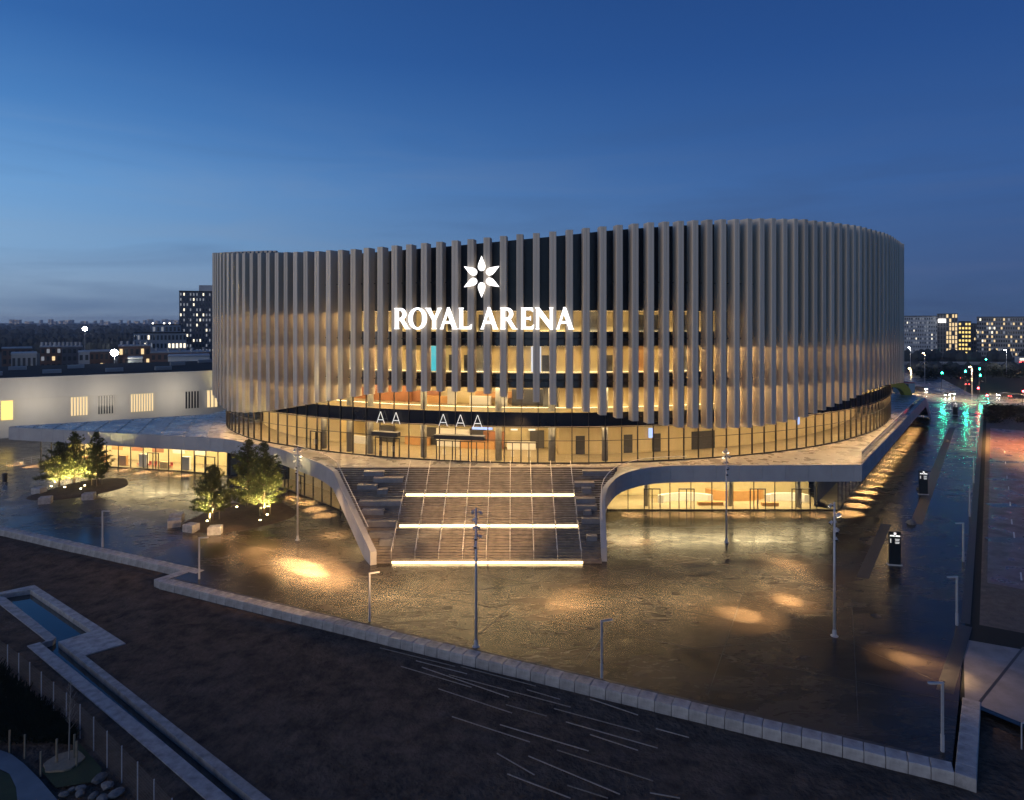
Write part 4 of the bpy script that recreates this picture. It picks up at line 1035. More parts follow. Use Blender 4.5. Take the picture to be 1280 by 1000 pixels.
for i, (px, py, tx, ty, lab) in enumerate(((259,656,266,653,'bright uplight in front of the smaller right pine'),(325,655,330,646,'bright uplight at the near edge of the right bed'),(296,638,310,634,'bright uplight at the middle of the right bed'),(334,648,330,646,'small uplight right beside the tallest pine trunk'),
                                       (64,612,74,610,'uplight beside the white block at the left bed'),(81,613,93,606,'uplight at the near centre of the left bed'),(101,615,93,606,'brightest uplight at the front of the left bed'),(106,611,121,609,'uplight below the narrow upright pine'))):
    x, y = G(px, py); loc = (x, y, 0.25)
    if i == 0: o = u0; o.location = loc; o['label'] = lab
    else: o = copy_tree(u0, loc, 0, lab)
    X, Y = G(tx, ty); lamp('uplight_beam', 'SPOT', (x, y, 0.62), 11000, (1.0,0.78,0.32), o, to=(X, Y, 5.5), size=95, blend=0.8, radius=0.08)
cb = MB(); s_ = 0.62
cb.add([(-.75,-.6,0),(.75,-.6,0),(.75,.6,0),(-.75,.6,0),(-.75,-.6,.84),(.75,-.6,.84),(.75,.6,.84),(-.75,.6,.84),(-.7,-.55,.9),(.7,-.55,.9),(.7,.55,.9),(-.7,.55,.9)],
       [(3,2,1,0),(0,1,5,4),(1,2,6,5),(2,3,7,6),(3,0,4,7),(4,5,9,8),(5,6,10,9),(6,7,11,10),(7,4,8,11),(8,9,10,11)])
cbm = cb.mesh('seat_block', M['conc'])
for px, py, a, lab in ((49,617,-12,'pale concrete seat block left of the dark bushy pine'),(57,629,20,'pale concrete seat block nearest the viewer at the left bed'),(111,624,15,'pale concrete seat block below the narrow pine'),
                       (221,651,10,'pale concrete seat block at the back left of the right bed'),(218,658,25,'pale concrete seat block at the far left of the right bed'),(239,664,-20,'pale concrete seat block second from the right of the front row'),(269,667,10,'pale concrete seat block at the right end of the front row'),(294,627,10,'pale concrete seat block standing behind the right bed')):
    x, y = G(px, py); link('seat_block', cbm, None, (x,y,0.0), R(a), (1,1,1), label=lab, cat='seat block', group='concrete seat blocks round the tree beds')

# bin, bicycles and railing at the left end of the plaza
x, y = G(6,600); MB().lathe([(0.34,0),(0.36,0.9),(0.40,0.92),(0.40,1.02),(0.15,1.1)], x, y, 0, 14).build('litter_bin', M['dark'], None, label='dark round litter bin at the far left of the plaza', cat='bin')
def make_bike():
    t = thing('bicycle', 'x', 'bicycle', (0,0,0), 0, 'bicycles at the far left')
    for sx_ in (-.52,.52):
        mb = MB(); n = 18
        pts = [(sx_+.33*math.cos(i/n*6.283), 0, .34+.33*math.sin(i/n*6.283)) for i in range(n+1)]
        mb.path(pts, .02, 5)
        for i in range(0, n, 3): mb.tube((sx_,0,.34), pts[i], .005, n=3)
        mb.build('wheel', M['dark'], t)
    MB().path([(-.52,0,.34),(-.18,0,.78),(.38,0,.82),(.05,0,.32),(-.18,0,.78)], .018, 5).tube((-.52,0,.34),(.05,0,.32),.016,n=5).tube((.52,0,.34),(.36,0,.95),.018,n=5).build('frame', M['rail'], t)
    MB().tube((.34,-.26,.98),(.34,.26,.98),.016,n=5).build('handlebar', M['rail'], t); MB().box(-.22,0,.86,.26,.13,.06).tube((-.18,0,.78),(-.22,0,.86),.015,n=5).build('saddle', M['dark'], t)
    return t
bk0 = make_bike(); x, y = G(2,622); bk0.location = (x,y,0); bk0.rotation_euler = (0,0,R(70)); bk0['label'] = 'bicycle nearest the viewer at the left edge of the plaza'
x, y = G(3,612); copy_tree(bk0, (x,y,0), R(80), 'bicycle standing behind another at the left edge')
rl_ = thing('railing', 'low steel railing in the dark space below the left wing tip', 'railing', (*G(20,586),0))
a, b = Vector(G(-25,592)), Vector(G(49,577))
for k in range(8):
    p = a.lerp(b, k/7); MB().tube((p.x,p.y,0),(p.x,p.y,1.1),.03,n=6).build('post', M['pole'], rl_)
for z in (.4,.75,1.1): MB().tube((a.x,a.y,z),(b.x,b.y,z),.025,n=6).build('rail', M['pole'], rl_)
# ------------------------------------------------------------------ water channel, fence, garden
chan = thing('water_channel', 'long zigzag concrete water channel sunk in the dark soil', 'water channel', (*G(74,801), -1.2))
def zprism(px_poly, z0, z1, name, m):
    poly = [G(a, b, z1) for a, b in px_poly]
    area = sum(poly[i][0]*poly[(i+1) % len(poly)][1]-poly[(i+1) % len(poly)][0]*poly[i][1] for i in range(len(poly)))
    if area < 0: poly = poly[::-1]
    return MB().prism(poly, z0, z1).build(name, m, chan, tri=True)
zt = -0.60
zprism([(-4,741),(43,731),(157,804),(106,819),(73,802),(115,788.6),(38,737),(-4,743)], -1.7, zt, 'channel_coping', M['conc'])
zprism([(106.2,819),(340,1001),(420,1063),(396,1063),(318,1001),(200,905),(73,802)], -1.7, zt+.003, 'channel_coping', M['conc'])
zprism([(34,807),(50,802.6),(200,924),(292,1001),(372,1065),(343,1065),(259,1000),(200,948)], -1.7, zt, 'channel_coping', M['conc'])
zprism([(-4,745),(6,746),(70,796.5),(66,800),(51,804),(58,800.5),(-4,752)], -1.7, zt+.002, 'channel_coping', M['conc'])
MB().add([(*G(a, b, -1.05), -1.05) for a, b in ((-10,738),(45,722),(160,800),(110,812),(420,1063),(343,1075),(25,812),(-10,760))], [tuple(range(8))]).build('channel_water', M['water'], chan, tri=True)
# fence: posts and mesh
fp = [Vector(G(a, b, -0.75)) for a, b in ((-30,812),(19,850),(60,887),(109,932),(139,966),(170,1000),(215,1052))]
fence = thing('mesh_fence', 'tall wire mesh fence running below the concrete channel', 'fence', (fp[2].x, fp[2].y, -0.75))
fpts, FT = resample([Vector((p.x, p.y)) for p in fp], 16, False)
for p in fpts: MB().tube((p.x,p.y,-0.95),(p.x,p.y,1.4),0.035,n=8).build('fence_post', M['pole'], fence)
wire = MB()
for a, b in zip(fpts, fpts[1:]):
    d = (b-a); L = d.length; nn = Vector((-d.y, d.x)).normalized()
    k = 0.0
    while k < L:
        p = a+d*(k/L); w_ = d.normalized()*0.006
        wire.add([(p.x-w_.x,p.y-w_.y,-0.7),(p.x+w_.x,p.y+w_.y,-0.7),(p.x+w_.x,p.y+w_.y,1.32),(p.x-w_.x,p.y-w_.y,1.32)], [(0,1,2,3)]); k += 0.05
    for z in [(-0.7+0.2*i) for i in range(11)]:
        wire.add([(a.x,a.y,z),(b.x,b.y,z),(b.x,b.y,z+.012),(a.x,a.y,z+.012)], [(0,1,2,3)])
w_o = wire.build('wire_mesh', M['wire'], fence); w_o['kind'] = 'stuff'
# garden beyond the fence
zg = -0.60
gp = [G(-30,938,zg), G(0,938,zg), G(14,943,zg), G(30,955,zg), G(50,975,zg), G(75,1004,zg), G(100,1040,zg), G(20,1040,zg), G(22,1004,zg), G(20,985,zg), G(12,968,zg), G(0,962,zg), G(-30,960,zg)]
sheet('garden_path', gp, zg+.03, M['path'], kind='structure')
sheet('lawn', [G(-30,962,zg), G(0,963,zg), G(12,969,zg), G(20,986,zg), G(22,1006,zg), G(20,1040,zg), G(-60,1040,zg)], zg+.025, M['grass'], kind='structure')
sheet('lawn', [G(50,962,zg), G(100,930,zg), G(128,962,zg), G(115,978,zg), G(70,985,zg)], zg+.02, M['grass'], kind='structure')
q = random.Random(5); hb = MB()
for _ in range(5200):
    px, py = q.uniform(-20,92), 0
    py = q.uniform(838+0.95*max(0,px), 930) if px < 90 else 930
    if py > 932: continue
    x, y = G(px, py, zg); e = Vector((q.gauss(0,.6),q.gauss(0,.6),1)).normalized(); sd = e.orthogonal().normalized(); h = q.uniform(.2,.7); c = Vector((x,y,zg+q.uniform(-.05,.5)))
    hb.add([c-sd*.04, c+sd*.04, c+e*h+sd*.02, c+e*h-sd*.02], [(0,1,2,3)])
hb.build('undergrowth', M['hedge'], kind='stuff')
x, y = G(86,952,zg)
yt = thing('young_tree', 'bare young tree tied between three pale stakes on a mulch ring', 'tree', (x,y,zg))
mb = MB().tube((x,y,zg-.1),(x+.05,y,zg+2.6),0.045,0.03,7).tube((x+.05,y,zg+2.6),(x+.1,y+.05,zg+4.9),0.03,0.008,6)
for k in range(22):
    z = zg+1.9+k*.125; a = k*2.4; l = 0.85*(1-(k/26))
    b = Vector((x+.07,y,z)); e = b+Vector((math.cos(a)*l*.6, math.sin(a)*l*.6, l*.75)); mb.tube(b, e, 0.012, 0.004, 4, False)
    for j in range(3):
        c = b.lerp(e, .4+.2*j); mb.tube(c, c+Vector((q.uniform(-.25,.25),q.uniform(-.25,.25),.28)), 0.006, 0.003, 3, False)
mb.build('trunk', M['batten'], yt)
for px, py in ((71,955),(93,949),(96,958)):
    X, Y = G(px, py, zg); MB().tube((X,Y,zg-.2),(X,Y,zg+1.45),0.06,n=8).build('stake', M['timber'], yt)
ring_ = [(x-0.2+1.0*math.cos(i/18*6.283)*(1+.08*math.sin(i*2.1)), y-0.1+0.95*math.sin(i/18*6.283)*(1+.08*math.sin(i*1.7))) for i in range(18)]
MB().prism(ring_, zg, zg+0.12).build('mulch_ring', M['timber'], yt)
for px, py, lab in ((12,940,'thin timber stake leftmost along the garden path'),(31,946,'thin timber stake second along the garden path'),(51,968,'thin timber stake nearest the mulch ring')):
    X, Y = G(px, py, zg); link('timber_stake', MB().tube((0,0,-.2),(0,0,1.3),0.05,n=8).mesh('timber_stake', M['timber']), None, (X,Y,zg), label=lab, cat='stake', group='stakes along the garden path')
def rock_mesh(seed):
    q = random.Random(seed); bm = bmesh.new(); bmesh.ops.create_icosphere(bm, subdivisions=2, radius=1)
    for v in bm.verts: v.co *= 1+q.uniform(-.16,.16); v.co.z *= 0.65
    me = bpy.data.meshes.new('boulder'); bm.to_mesh(me); bm.free(); me.materials.append(M['rock']); return me
rms = [rock_mesh(i) for i in range(3)]
for i, (px, py, s) in enumerate(((101,986,.30),(124,975,.45),(134,984,.40),(144,994,.40),(100,993,.33),(80,994,.28),(117,996,.30),(150,989,.28),(90,988,.22),(128,1000,.38))):
    X, Y = G(px, py, zg); s *= .75; link('boulder', rms[i % 3], None, (X,Y,zg+s*.3), i*1.3, (s*1.3,s,s*.8), label='pale rounded boulder in the garden beside the mesh fence', cat='boulder', group='boulders in the garden by the fence')
# battens lying on the soil
segs = [(270,412,505,482),(340,415,630,515),(430,440,835,548),(320,393,490,437),(395,487,640,568),(440,580,700,665),(600,607,895,695),(620,540,755,578),(690,490,800,522),(590,703,715,775),(625,772,835,853),(695,712,1000,840),(790,692,1110,795),(820,598,1125,685),(900,640,1060,693),(825,810,960,853),(900,520,1060,575),(780,553,1065,630),(470,412,720,478),(200,350,450,412),(1100,835,1200,853),(1120,620,1230,650)]
for a, b, c, d in segs:
    p, r = Vector(G(400+a/2.667, 680+b/2.667, ZS)), Vector(G(400+c/2.667, 680+d/2.667, ZS)); m_ = (p+r)/2; dd = r-p
    MB().box(0,0,0,dd.length,0.055,0.05).build('timber_batten', M['batten'], None, loc=(m_.x,m_.y,ZS+0.07), rz=math.atan2(dd.y,dd.x), label='thin pale batten lying on the dark soil before the plaza wall', cat='batten', group='thin battens scattered on the soil')

# rubble by the planting strips
for i, (px, py, s, lab) in enumerate(((1139,655,.5,'pale rock by the planting strip behind the near totem'),(1152,603,.4,'pale rock at the foot of the middle totem'),(1148,612,.3,'small pale rock left of the middle totem'),(1183,552,.4,'pale rock far along the planting strip'))):
    X, Y = G(px, py); link('boulder', rms[i % 3], None, (X,Y,s*.3), i, (s,s,s*1.4), label=lab, cat='boulder', group='rocks along the planting strip')
# handrail posts at the pale pavement
x, y = G(1277,925,-0.05)
MB().path([(x,y,-.6),(x,y,0.95),(x+0.9,y+0.25,0.95),(x+0.9,y+.25,-.6)],0.04,8).build('tube_barrier', M['pole'], None, label='short grey tube barrier at the edge of the pale pavement', cat='barrier')

# ------------------------------------------------------------------ buildings
def building(name, label, cat, p0, p1, depth, z0, z1, mwall, rows, cols, wmats, seed, group=None, win=(0.55,0.55), roof=True, z_first=0.6, mroof=None, gap=None):
    """box with one facade from p0 to p1 (plan), windows proud of the wall by their frames"""
    p0, p1 = Vector(p0), Vector(p1); d = p1-p0; L = d.length; u = d.normalized(); nn = Vector((-u.y, u.x)); q = random.Random(seed)
    t = thing(name, label, cat, ((p0.x+p1.x)/2, (p0.y+p1.y)/2, z0), 0, group)
    a = math.atan2(u.y, u.x); c = (p0+p1)/2+nn*depth/2
    MB().box(0,0,0,L,depth,z1-z0).build('wall', mwall, t, loc=(c.x,c.y,z0), rz=a)
    t_roof = None
    if roof: t_roof = MB().box(0,0,0,L+.3,depth+.3,0.5).build('roof', mroof or M['bitumen'], t, loc=(c.x,c.y,z1), rz=a)
    fh = (z1-z0-z_first)/rows; cw = L/cols
    me = MB().box(0,0,0,cw*win[0],0.12,fh*win[1])
    ms = {}
    for r in range(rows):
        for k in range(cols):
            m_ = wmats(q, r, k)
            if m_ is None: continue
            if m_.name not in ms:
                ms[m_.name] = MB().box(0,0,0,cw*win[0],0.12,fh*win[1]).mesh('window', m_)
            p = p0+u*(cw*(k+.5))-nn*0.05
            link('window', ms[m_.name], t, (p.x,p.y,z0+z_first+fh*(r+.22)), a)
    t['roof_name'] = t_roof.name if t_roof else ''
    return t
def VB(px0, px1, Y):
    """ends of a facade square to the sight line, spanning two columns of the photograph at depth Y"""
    k = ((px0+px1)/2-640)/FP; c = Vector((k*Y, Y)); rr_ = c.normalized(); u = Vector((rr_.y, -rr_.x)); out = []
    for px in (px0, px1):
        k = (px-640)/FP; t = (k*c.y-c.x)/(u.x-k*u.y); out.append(c+u*t)
    return out
def pick(*w):
    tot = sum(x for x, _ in w)
    def f(q, r, k):
        v = q.random()*tot
        for x, m_ in w:
            v -= x
            if v <= 0: return m_
        return w[-1][1]
    return f
# long white hall on the left
hall = thing('hall_building', 'long low white hall with slatted lit windows behind the left wing', 'building', (-92,158,0))
h0, h1 = Vector((-158,114.5)), Vector((-60,178)); hu = (h1-h0).normalized(); hn = Vector((-hu.y, hu.x)); ha = math.atan2(hu.y, hu.x)
def hall_at(px):
    # intersection of the sight line through a column with the facade
    k = (px-640)/FP; t = (k*h0.y-h0.x)/(hu.x-k*hu.y); return t
hc = (h0+h1)/2+hn*26
MB().box(0,0,0,(h1-h0).length,52,12.4).build('wall', M['white_wall'], hall, loc=(hc.x,hc.y,0), rz=ha)
MB().box(0,0,0,(h1-h0).length-0.4,51.4,0.25).build('roof', M['bitumen'], hall, loc=(hc.x,hc.y,12.4), rz=ha)
fc = (h0+h1)/2-hn*0.05
MB().box(0,0,0,(h1-h0).length,0.12,0.14).build('ledge', M['white_wall'], hall, loc=(fc.x,fc.y,8.15), rz=ha)
MB().box(0,0,0,(h1-h0).length,0.3,0.5).build('parapet', M['white_wall'], hall, loc=((h0+h1)/2).to_3d()[:2]+(12.4,), rz=ha)
for x0, x1, m_, bars in ((-16,17,'win_yel',2),(88,110,'win_warm',6),(122,142,'win_dark',6),(163,192,'win_warm',9),(231,249,'win_dark',5),(258,272,'win_warm',3)):
    t0, t1 = hall_at(x0), hall_at(x1); p = h0+hu*((t0+t1)/2)-hn*0.06
    wf = MB().box(0,0,0,t1-t0,0.16,4.1).build('window', M[m_], hall, loc=(p.x,p.y,3.9), rz=ha)
    for k in range(bars+1):
        p = h0+hu*lerp(t0, t1, k/bars)-hn*0.22; MB().box(0,0,0,0.22,0.16,4.1).build('slat', M['white_wall'], hall, loc=(p.x,p.y,3.9), rz=ha)
for px, py in ((-10,468),(22,461),(65,465),(95,459),(143,463),(204,461),(222,455.5),(256,452)):
    x, y = G(px, py, 12.9); MB().box(0,0,0,3.8,1.6,0.9).build('skylight', M['grey_wall'], hall, loc=(x,y,12.6), rz=ha)
for px in (-60, 40, 130, 215):  # unseen area lamps added to brighten the hall front
    p = h0+hu*hall_at(px)-hn*7; q_ = p+hn*7
    lamp('hall_wash', 'AREA', (p.x, p.y, 7.4), 380, (1.0,0.86,0.66), hall, to=(q_.x, q_.y, 8.6)).data.size = 5

# mid-distance town on the left
WD = pick((6,M['win_dark']),(2,M['win_pale']),(1.2,M['win_white']),(0.5,M['win_warm']))
bt = building('tower_block', 'dark thirteen storey tower with scattered pale lit windows', 'tower', *VB(224,272,400), 20, 0, 42.5, M['dark_wall'], 14, 12, pick((4,M['win_dark']),(4,M['win_pale']),(0.9,M['win_white'])), 11, win=(0.42,0.5))
p = V(262,366,405); MB().box(p[0],p[1],42.9,9,8,3.5).build('roof_house', M['blue_wall'], bt)
building('low_block', 'pale blue grey low block left of the dark tower', 'building', *VB(167,192,385), 22, 0, 18.3, M['blue_wall'], 4, 6, WD, 12)
building('low_block', 'grey stepped block with a bright lit lower floor beside the dark tower', 'building', *VB(190,233,372), 24, 0, 18.6, M['grey_wall'], 4, 9, lambda q,r,k: M['win_white'] if r in (1,2) and k > 3 and q.random() < .8 else (M['win_warm'] if r == 1 and q.random() < .3 else M['win_dark']), 13)
building('low_block', 'long pale upper storey rising behind the grey stepped block', 'building', *VB(190,226,392), 18, 0, 23.0, M['blue_wall'], 5, 7, pick((8,M['win_dark']),(1,M['win_pale'])), 14)
HB = 'low rise buildings behind the white hall'
for px0, px1, yt, Y, m_, lab, rows, cols, sd in ((2,40,436,320,'brick','low dark building with a pale roof edge at the far left',3,5,21),(50,77,434,300,'brick','brown brick terrace block with a flat pale roof',4,4,22),(77,103,434,300,'dark_wall','dark gable block attached to the brown terrace',4,4,23),(98,112,441,280,'grey_wall','small pale grey house in front of the terrace blocks',3,2,24),(112,142,440,290,'brick','wide brick house left of the bright floodlight',3,5,25),(148,188,433,300,'brick','dark brick row right of the bright floodlight',3,6,26),(160,178,449,255,'grey_wall','low pale shed behind the hall roof',2,3,27),(188,262,441,300,'brick','long low brick row under the dark tower',3,10,28),(210,262,446,262,'white_wall','long pale canopy roof beyond the hall',1,6,29),(14,46,443,262,'grey_wall','low pale container row beside an orange lit window',2,5,30)):
    z1 = HC-(yt-HZ)*Y/FP
    t = building('town_building', lab, 'building', *VB(px0,px1,Y), 16, 0, z1, M[m_], rows, cols, (lambda q,r,k: M['win_yel'] if (r == 0 and k == 4) else M['win_dark']) if sd == 30 else pick((9,M['win_dark']),(1,M['win_pale']),(0.5,M['win_warm'])), sd, HB, mroof=M['grey_wall'])
    if sd in (22,23,26,28):
        for k in range(5):
            p = V(lerp(px0,px1,(k+.5)/5), 430, Y+5); MB().box(p[0],p[1],z1+.5,0.9,0.9,1.6).build('chimney', M['grey_wall'], bpy.data.objects[t['roof_name']])
# yard floodlights seen over the roofs
def yard_light(px, py, Y, s, label, e):
    p = V(px, py, Y); t = thing('yard_floodlight', label, 'floodlight', (p[0], p[1], 0))
    MB().tube((p[0],p[1],0),(p[0],p[1],p[2]),0.12,n=8).build('pole', M['pole'], t); MB().lathe([(0.05,-s),(s*.8,-.6*s),(s,0),(s*.8,.6*s),(0.05,s)],p[0],p[1],p[2],12).build('lamp_head', M['lampwhite'], t)
    lamp('yard_light', 'POINT', (p[0],p[1]-1,p[2]), e, (1,0.93,0.8), t, radius=0.5)
yard_light(143,441,250,1.2,'brilliant white floodlight standing above the hall roof',2500)
yard_light(106,411,520,1.5,'white floodlight far off at the edge of the dark wood',1500)
# far woods and city on the skyline
q = random.Random(9)
def wood(Y0, x0, x1, h, name='far_wood', st=6.0):
    x = x0; mb = MB()
    while x < x1:
        hh = h*q.uniform(.85,1.0); w_ = st*q.uniform(.8,1.5); y = Y0+q.uniform(-20,20)*st/6
        mb.lathe([(w_*.25,-1),(w_*.62,hh*.35),(w_*.5,hh*.75),(w_*.12,hh)], x, y, 0, 6); x += st*q.uniform(.5,1.0)
    return mb.build(name, M['tree_far'], kind='stuff')
for Y0, h, st in ((560,9,5),(700,10,6),(900,11,8),(1250,13,10),(1800,16,14),(2700,18,20)): wood(Y0, -0.80*Y0, -0.30*Y0, h, st=st)
for Y0, h, st in ((330,6,4),(420,8,5)): wood(Y0, 0.56*Y0, 0.80*Y0, h, st=st)
wood(640, 0.5*640, 0.8*640, 11, st=7)
DG = 'distant city buildings on the skyline'
for i in range(22):
    px = (14,21,35,50,62,68,75,82,88,104,118,126,131,150,160,170,180,187,196,205,212,219)[i]; Y = 4200+q.uniform(-300,300); w_ = q.uniform(2,7) if i not in (2,12) else 9; yt = q.uniform(399.0,402.0)
    z1 = HC-(yt-HZ)*Y/FP; z1 = max(z1, 24); p0, p1 = V(px-w_/2,400,Y)[:2], V(px+w_/2,400,Y)[:2]
    building('skyline_building', 'tiny far off city building with lit windows on the skyline', 'building', p0, p1, 20, 0, z1, M['grey_wall'], 4, 3, pick((4,M['win_dark']),(2,M['win_far']),(1,M['win_pale'])), 100+i, DG, win=(.7,.6), roof=False, z_first=8)
for i, px in enumerate((191,205,212)):
    p = V(px, 405, 3000); link('skyline_lamp', MB().lathe([(0.5,0),(3.6,1.5),(3.6,4),(0.5,6)],n=8).mesh('skyline_lamp', em('far_lamp', (1,0.9,0.75), 9)), None, p, label='white stadium lamp glowing on the far skyline', cat='lamp', group='white lamps on the skyline')

# right-hand skyline blocks
building('apartment_block', 'pale blue grey apartment block touching the right edge of the arena', 'building', *VB(1122,1172,480), 25, 0, 28.6, M['blue_wall'], 10, 18, pick((6,M['win_dark']),(2.0,M['win_pale']),(0.9,M['win_white'])), 41, win=(.42,.45))
bk_ = building('hotel_tower', 'slim dark tower with a bright rooftop sign between two blocks', 'tower', *VB(1171.5,1197,470), 22, 0, 30.0, M['dark_wall'], 10, 7, lambda q,r,k: M['win_warm'] if (k > 2 and r > 0) and q.random() < .7 else (M['win_white'] if r == 0 and k > 2 else M['win_dark']), 42, win=(.62,.78))
p = V(1177,401,469); MB().box(p[0],p[1]-.4,p[2]-1.2,5.0,0.3,2.4).build('roof_sign', em('roof_sign', (1,.95,.9), 6), bk_)
building('office_block', 'narrow block with bright yellow window rows', 'building', *VB(1198,1214,500), 18, 0, 24.8, M['dark_wall'], 8, 4, lambda q,r,k: M['win_yel'] if q.random() < .85 else M['win_dark'], 43, win=(.6,.5))
building('office_block', 'plain dark block between the yellow lit block and the wide apartments', 'building', *VB(1214,1223,520), 18, 0, 23.0, M['dark_wall'], 7, 3, WD, 44)
building('apartment_block', 'wide apartment block with balcony rows and scattered warm windows at the right', 'building', *VB(1221,1300,480), 22, 0, 28.0, M['grey_wall'], 9, 26, pick((7,M['win_dark']),(1.2,M['win_pale']),(1.2,M['win_warm']),(.4,M['win_white'])), 45, win=(.66,.55))
# elevated railway with a lit train
via = thing('railway_viaduct', 'low concrete railway viaduct crossing behind the junction', 'viaduct', (240,335,0))
MB().box(300,352,2.6,400,6,0.8,R(-4)).build('deck', M['conc'], via); MB().box(300,349,3.4,400,0.2,0.8,R(-4)).build('parapet', M['conc'], via)
for k in range(9): MB().box(140+k*40,358-k*2.8,0,1.6,1.6,2.58).build('pier', M['conc'], via)
trn = thing('metro_train', 'lit metro train standing on the viaduct at the right edge', 'train', (268,353,3.4))
MB().box(288,352.7,3.5,52,2.8,3.3,R(-4)).build('body', M['grey_wall'], trn)
for k in range(14): 
    x = 264+k*3.6; MB().box(x,354.4-(x-264)*.07-1.45-.05,4.9,2.6,0.1,1.2,R(-4)).build('window', M['win_white'], trn)
MB().box(288,351.25,3.9,51,0.08,0.4,R(-4)).build('stripe', M['tail'], trn)

def scrub_mesh(seed):
    q = random.Random(seed); mb = MB()
    for _ in range(260):
        c = Vector((q.gauss(0,.8), q.gauss(0,.8), abs(q.gauss(.9,.6)))); e = Vector((q.gauss(0,1),q.gauss(0,1),q.gauss(.6,.7))).normalized(); sd = e.orthogonal()*.09
        mb.add([c-sd, c+sd, c+e*.45], [(0,1,2)])
    mb.tube((0,0,-.1),(0,0,1.2),.08,.04,5)
    return mb.mesh('shrub', M['hedge'])
scm = [scrub_mesh(i) for i in range(3)]
q = random.Random(21)
for i in range(15):
    px = q.uniform(1232,1290); py = q.uniform(512,532); x, y = G(px, py); k = q.uniform(.5,1.1)
    link('shrub', scm[i % 3], None, (x,y,-.07), q.uniform(0,6), (k*1.4,k*1.4,k*.8), label='dark low shrub on the strip between the red parking and the street', cat='shrub', group='shrubs between parking and street')
for i in range(16):
    px = q.uniform(1150,1290); py = q.uniform(458,476); x, y = G(px, py); k = q.uniform(1.2,2.4)
    link('shrub', scm[i % 3], None, (x,y,-.07), q.uniform(0,6), (k*1.4,k*1.4,k), label='dark shrub on the verge below the railway viaduct', cat='shrub', group='shrubs by the viaduct')
# ------------------------------------------------------------------ street lamps, signals, cars
def street_lamp(px, py_top, py_base, label, mat, e, color, r=0.35, group='street lamps beyond the plaza'):
    x, y = G(px, py_base); h = HC-(py_top-HZ)*y/FP
    t = thing('street_lamp', label, 'street lamp', (x,y,0), 0, group)
    MB().tube((x,y,0),(x,y,h-.1),0.12,0.07,8).build('pole', M['pole'], t); MB().box(x-.3,y,h-.05,1.2,.3,.12).build('lamp_arm', M['dark'], t)
    MB().lathe([(0.05,-.3),(r,-.22),(r,-.12),(0.05,-.06)],x-.6,y,h,10).build('lamp_head', mat, t)
    lamp('street_light', 'SPOT', (x-.6,y,h-.4), e, color, t, to=(x-.6,y,0), size=140, blend=.7, radius=.2)
SL = (1.0,0.62,0.30)
street_lamp(1139,460,492,'orange street lamp beside the far right end of the arena',M['lampwarm'],70000,SL)
street_lamp(1138,434,468,'white street lamp before the pale apartment block',M['lampwhite'],3000,(1,.9,.75))
street_lamp(1156,441,480,'dim street lamp right of the white lamp',M['lampwarm'],2500,SL)
street_lamp(1290,452,497,'orange street lamp beyond the parking bays',M['lampwarm'],70000,SL)
street_lamp(1300,480,560,'orange street lamp lighting the red brick parking',M['lampwarm'],60000,(1,.5,.16))
street_lamp(1258,437,470,'white street lamp above the junction at the right',M['lampwhite'],3000,(1,.9,.75))
street_lamp(1215,458,500,'warm street lamp in the middle of the junction',M['lampwarm'],70000,SL)
def signal(px, py, py_base, color, label):
    x, y = G(px, py_base); h = HC-(py-HZ)*y/FP
    t = thing('traffic_signal', label, 'traffic light', (x,y,0), 0, 'traffic lights at the junction')
    MB().tube((x,y,0),(x,y,h+.5),0.09,n=8).build('pole', M['dark'], t); MB().box(x,y-.12,h-.55,.45,.3,1.5).build('signal_housing', M['dark'], t)
    MB().tube((x,y-.28,h),(x,y-.36,h),0.24,n=12).build('signal_lens', M[color], t)
    lamp('signal_light', 'SPOT', (x,y-.6,h), 900 if color == 'green' else 250, (0.05,1,.6) if color == 'green' else (1,.05,.05), t, to=(x*.5,y*.5,0), size=150, blend=1, radius=.25)
signal(1177,466,492,'green','green traffic light at the left of the junction'); signal(1206,464,494,'green','green traffic light near the middle of the junction'); signal(1224,461,493,'green','upper green traffic light on the right of the crossing'); signal(1224.5,469,497,'green','lower green traffic light on the right of the crossing'); signal(1232,449,478,'green','highest green traffic light beyond the crossing')
signal(1222,485,505,'red','red traffic light at the plaza corner'); signal(1233,494,508,'red','small red traffic light right of the plaza corner'); signal(1278,489,507,'red','big red traffic light at the right edge')
def make_car():
    t = thing('parked_car', 'x', 'car', (0,0,0), 0, 'cars at the junction')
    body = pm('car_paint', (0.05,0.055,0.065), (0.06,0.065,0.075), 1, 0.25, metallic=0.4)
    prof = [(-2.1,0.35),(2.1,0.35),(2.15,0.75),(1.5,0.92),(0.75,1.42),(-1.1,1.45),(-1.9,1.0),(-2.15,0.9)]
    n = len(prof); v = [(x,-.82,z) for x, z in prof]+[(x,.82,z) for x, z in prof]
    MB().add(v, [tuple(range(n)), tuple(range(2*n-1,n-1,-1))]+[(i, n+i, n+(i+1)%n, (i+1)%n) for i in range(n)]).build('body', body, t)
    for x in (-1.3,1.3):
        for s in (-1,1): MB().tube((x,s*.86,.33),(x,s*.64,.33),.33,n=12).build('wheel', M['dark'], t)
    for s in (-1,1):
        MB().box(0,0,0,.06,.35,.16).build('headlight', M['head'], t, loc=(2.14,s*.58,.62)); MB().box(0,0,0,.06,.35,.14).build('tail_light', M['tail'], t, loc=(-2.15,s*.6,.72))
        MB().box(0,0,0,1.5,.02,.35).build('side_window', M['win_dark'], t, loc=(-.2,s*.826,.98))
    MB().quad((1.49,-.7,.95),(1.49,.7,.95),(.78,.66,1.40),(.78,-.66,1.40)).build('windscreen', M['win_dark'], t)
    return t
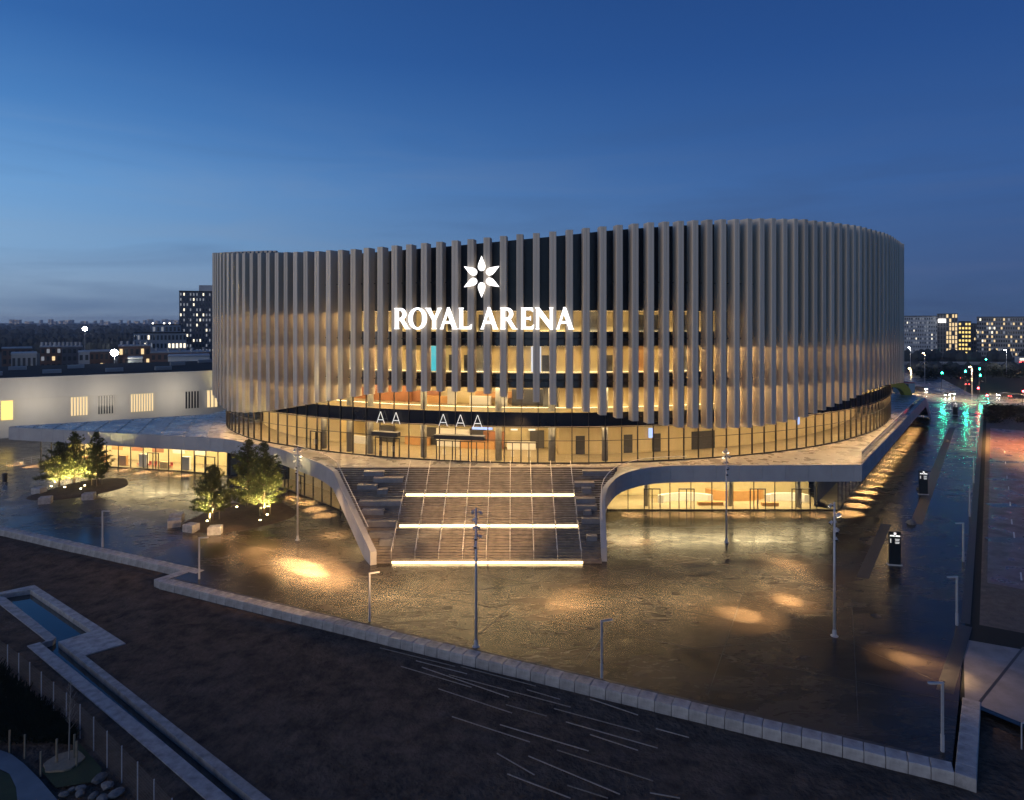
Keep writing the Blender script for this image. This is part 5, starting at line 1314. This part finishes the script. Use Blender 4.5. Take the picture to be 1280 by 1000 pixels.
c0 = make_car(); cars = ((1184,495.5,R(-122),'dark car with bright headlights facing the plaza'),(1190,494,R(-122),'dark car with bright headlights just right of the first'),(1202,474,R(58),'dark car driving away with red tail lights'),(1209,482,R(58),'dark car nearest the junction seen from behind'),(1256,496,R(178),'dark car crossing behind the parking bays'),(1271,498,R(-2),'dark car crossing near the right edge'),(1150,488,R(-60),'dark car near the yellow arch'))
for i, (px, py, a, lab) in enumerate(cars):
    x, y = G(px, py)
    if i == 0: c0.location = (x,y,-.05); c0.rotation_euler = (0,0,a); c0['label'] = lab
    else: copy_tree(c0, (x,y,-.05), a, lab)
# yellow arch at the far end of the deck
x, y, _z = V(1115, 495, 168)
ar = thing('yellow_arch', 'thick curved yellow arch at the far end of the deck', 'arch', (x,y,ZD))
n = 20; v = []; f = []
for i in range(n+1):
    a = math.pi*i/n
    for r_ in (2.3,3.9):
        for yy in (-.9,.9): v.append((x+r_*1.15*math.cos(a), y+yy, ZD-.5+r_*1.05*math.sin(a)))
for i in range(n):
    o = i*4; f += [(o,o+1,o+5,o+4),(o+2,o+6,o+7,o+3),(o,o+4,o+6,o+2),(o+1,o+3,o+7,o+5)]
f += [(0,2,3,1),(n*4,n*4+1,n*4+3,n*4+2)]
MB().add(v, f).build('arch_band', M['yellow'], ar, smooth=False)
x, y, _z = V(1130, 490, 176)
kb = thing('site_cabin', 'small pale cabin beside the yellow arch', 'cabin', (x,y,ZD-.4))
MB().box(x,y,ZD-.4,4.2,2.4,2.6).build('wall', M['white_wall'], kb); MB().box(x,y,ZD+2.2,4.5,2.7,.15).build('roof', M['red_seat'], kb); MB().box(x,y-1.25,ZD,.9,.06,2.0).build('door', M['doorleaf'], kb)
print('fins', nfin, 'panes', np_)

# evening haze
hm = bpy.data.materials.new('haze'); hm.use_nodes = True; hnod = hm.node_tree.nodes; hnod.remove(hnod['Principled BSDF'])
vp = hnod.new('ShaderNodeVolumePrincipled'); vp.inputs['Color'].default_value = (0.80,0.88,1.0,1); vp.inputs['Density'].default_value = 0.00012
hm.node_tree.links.new(vp.outputs[0], hnod['Material Output'].inputs['Volume'])
MB().box(0, 2950, -3.0, 11000, 6500, 63.0).build('haze', hm, kind='stuff')
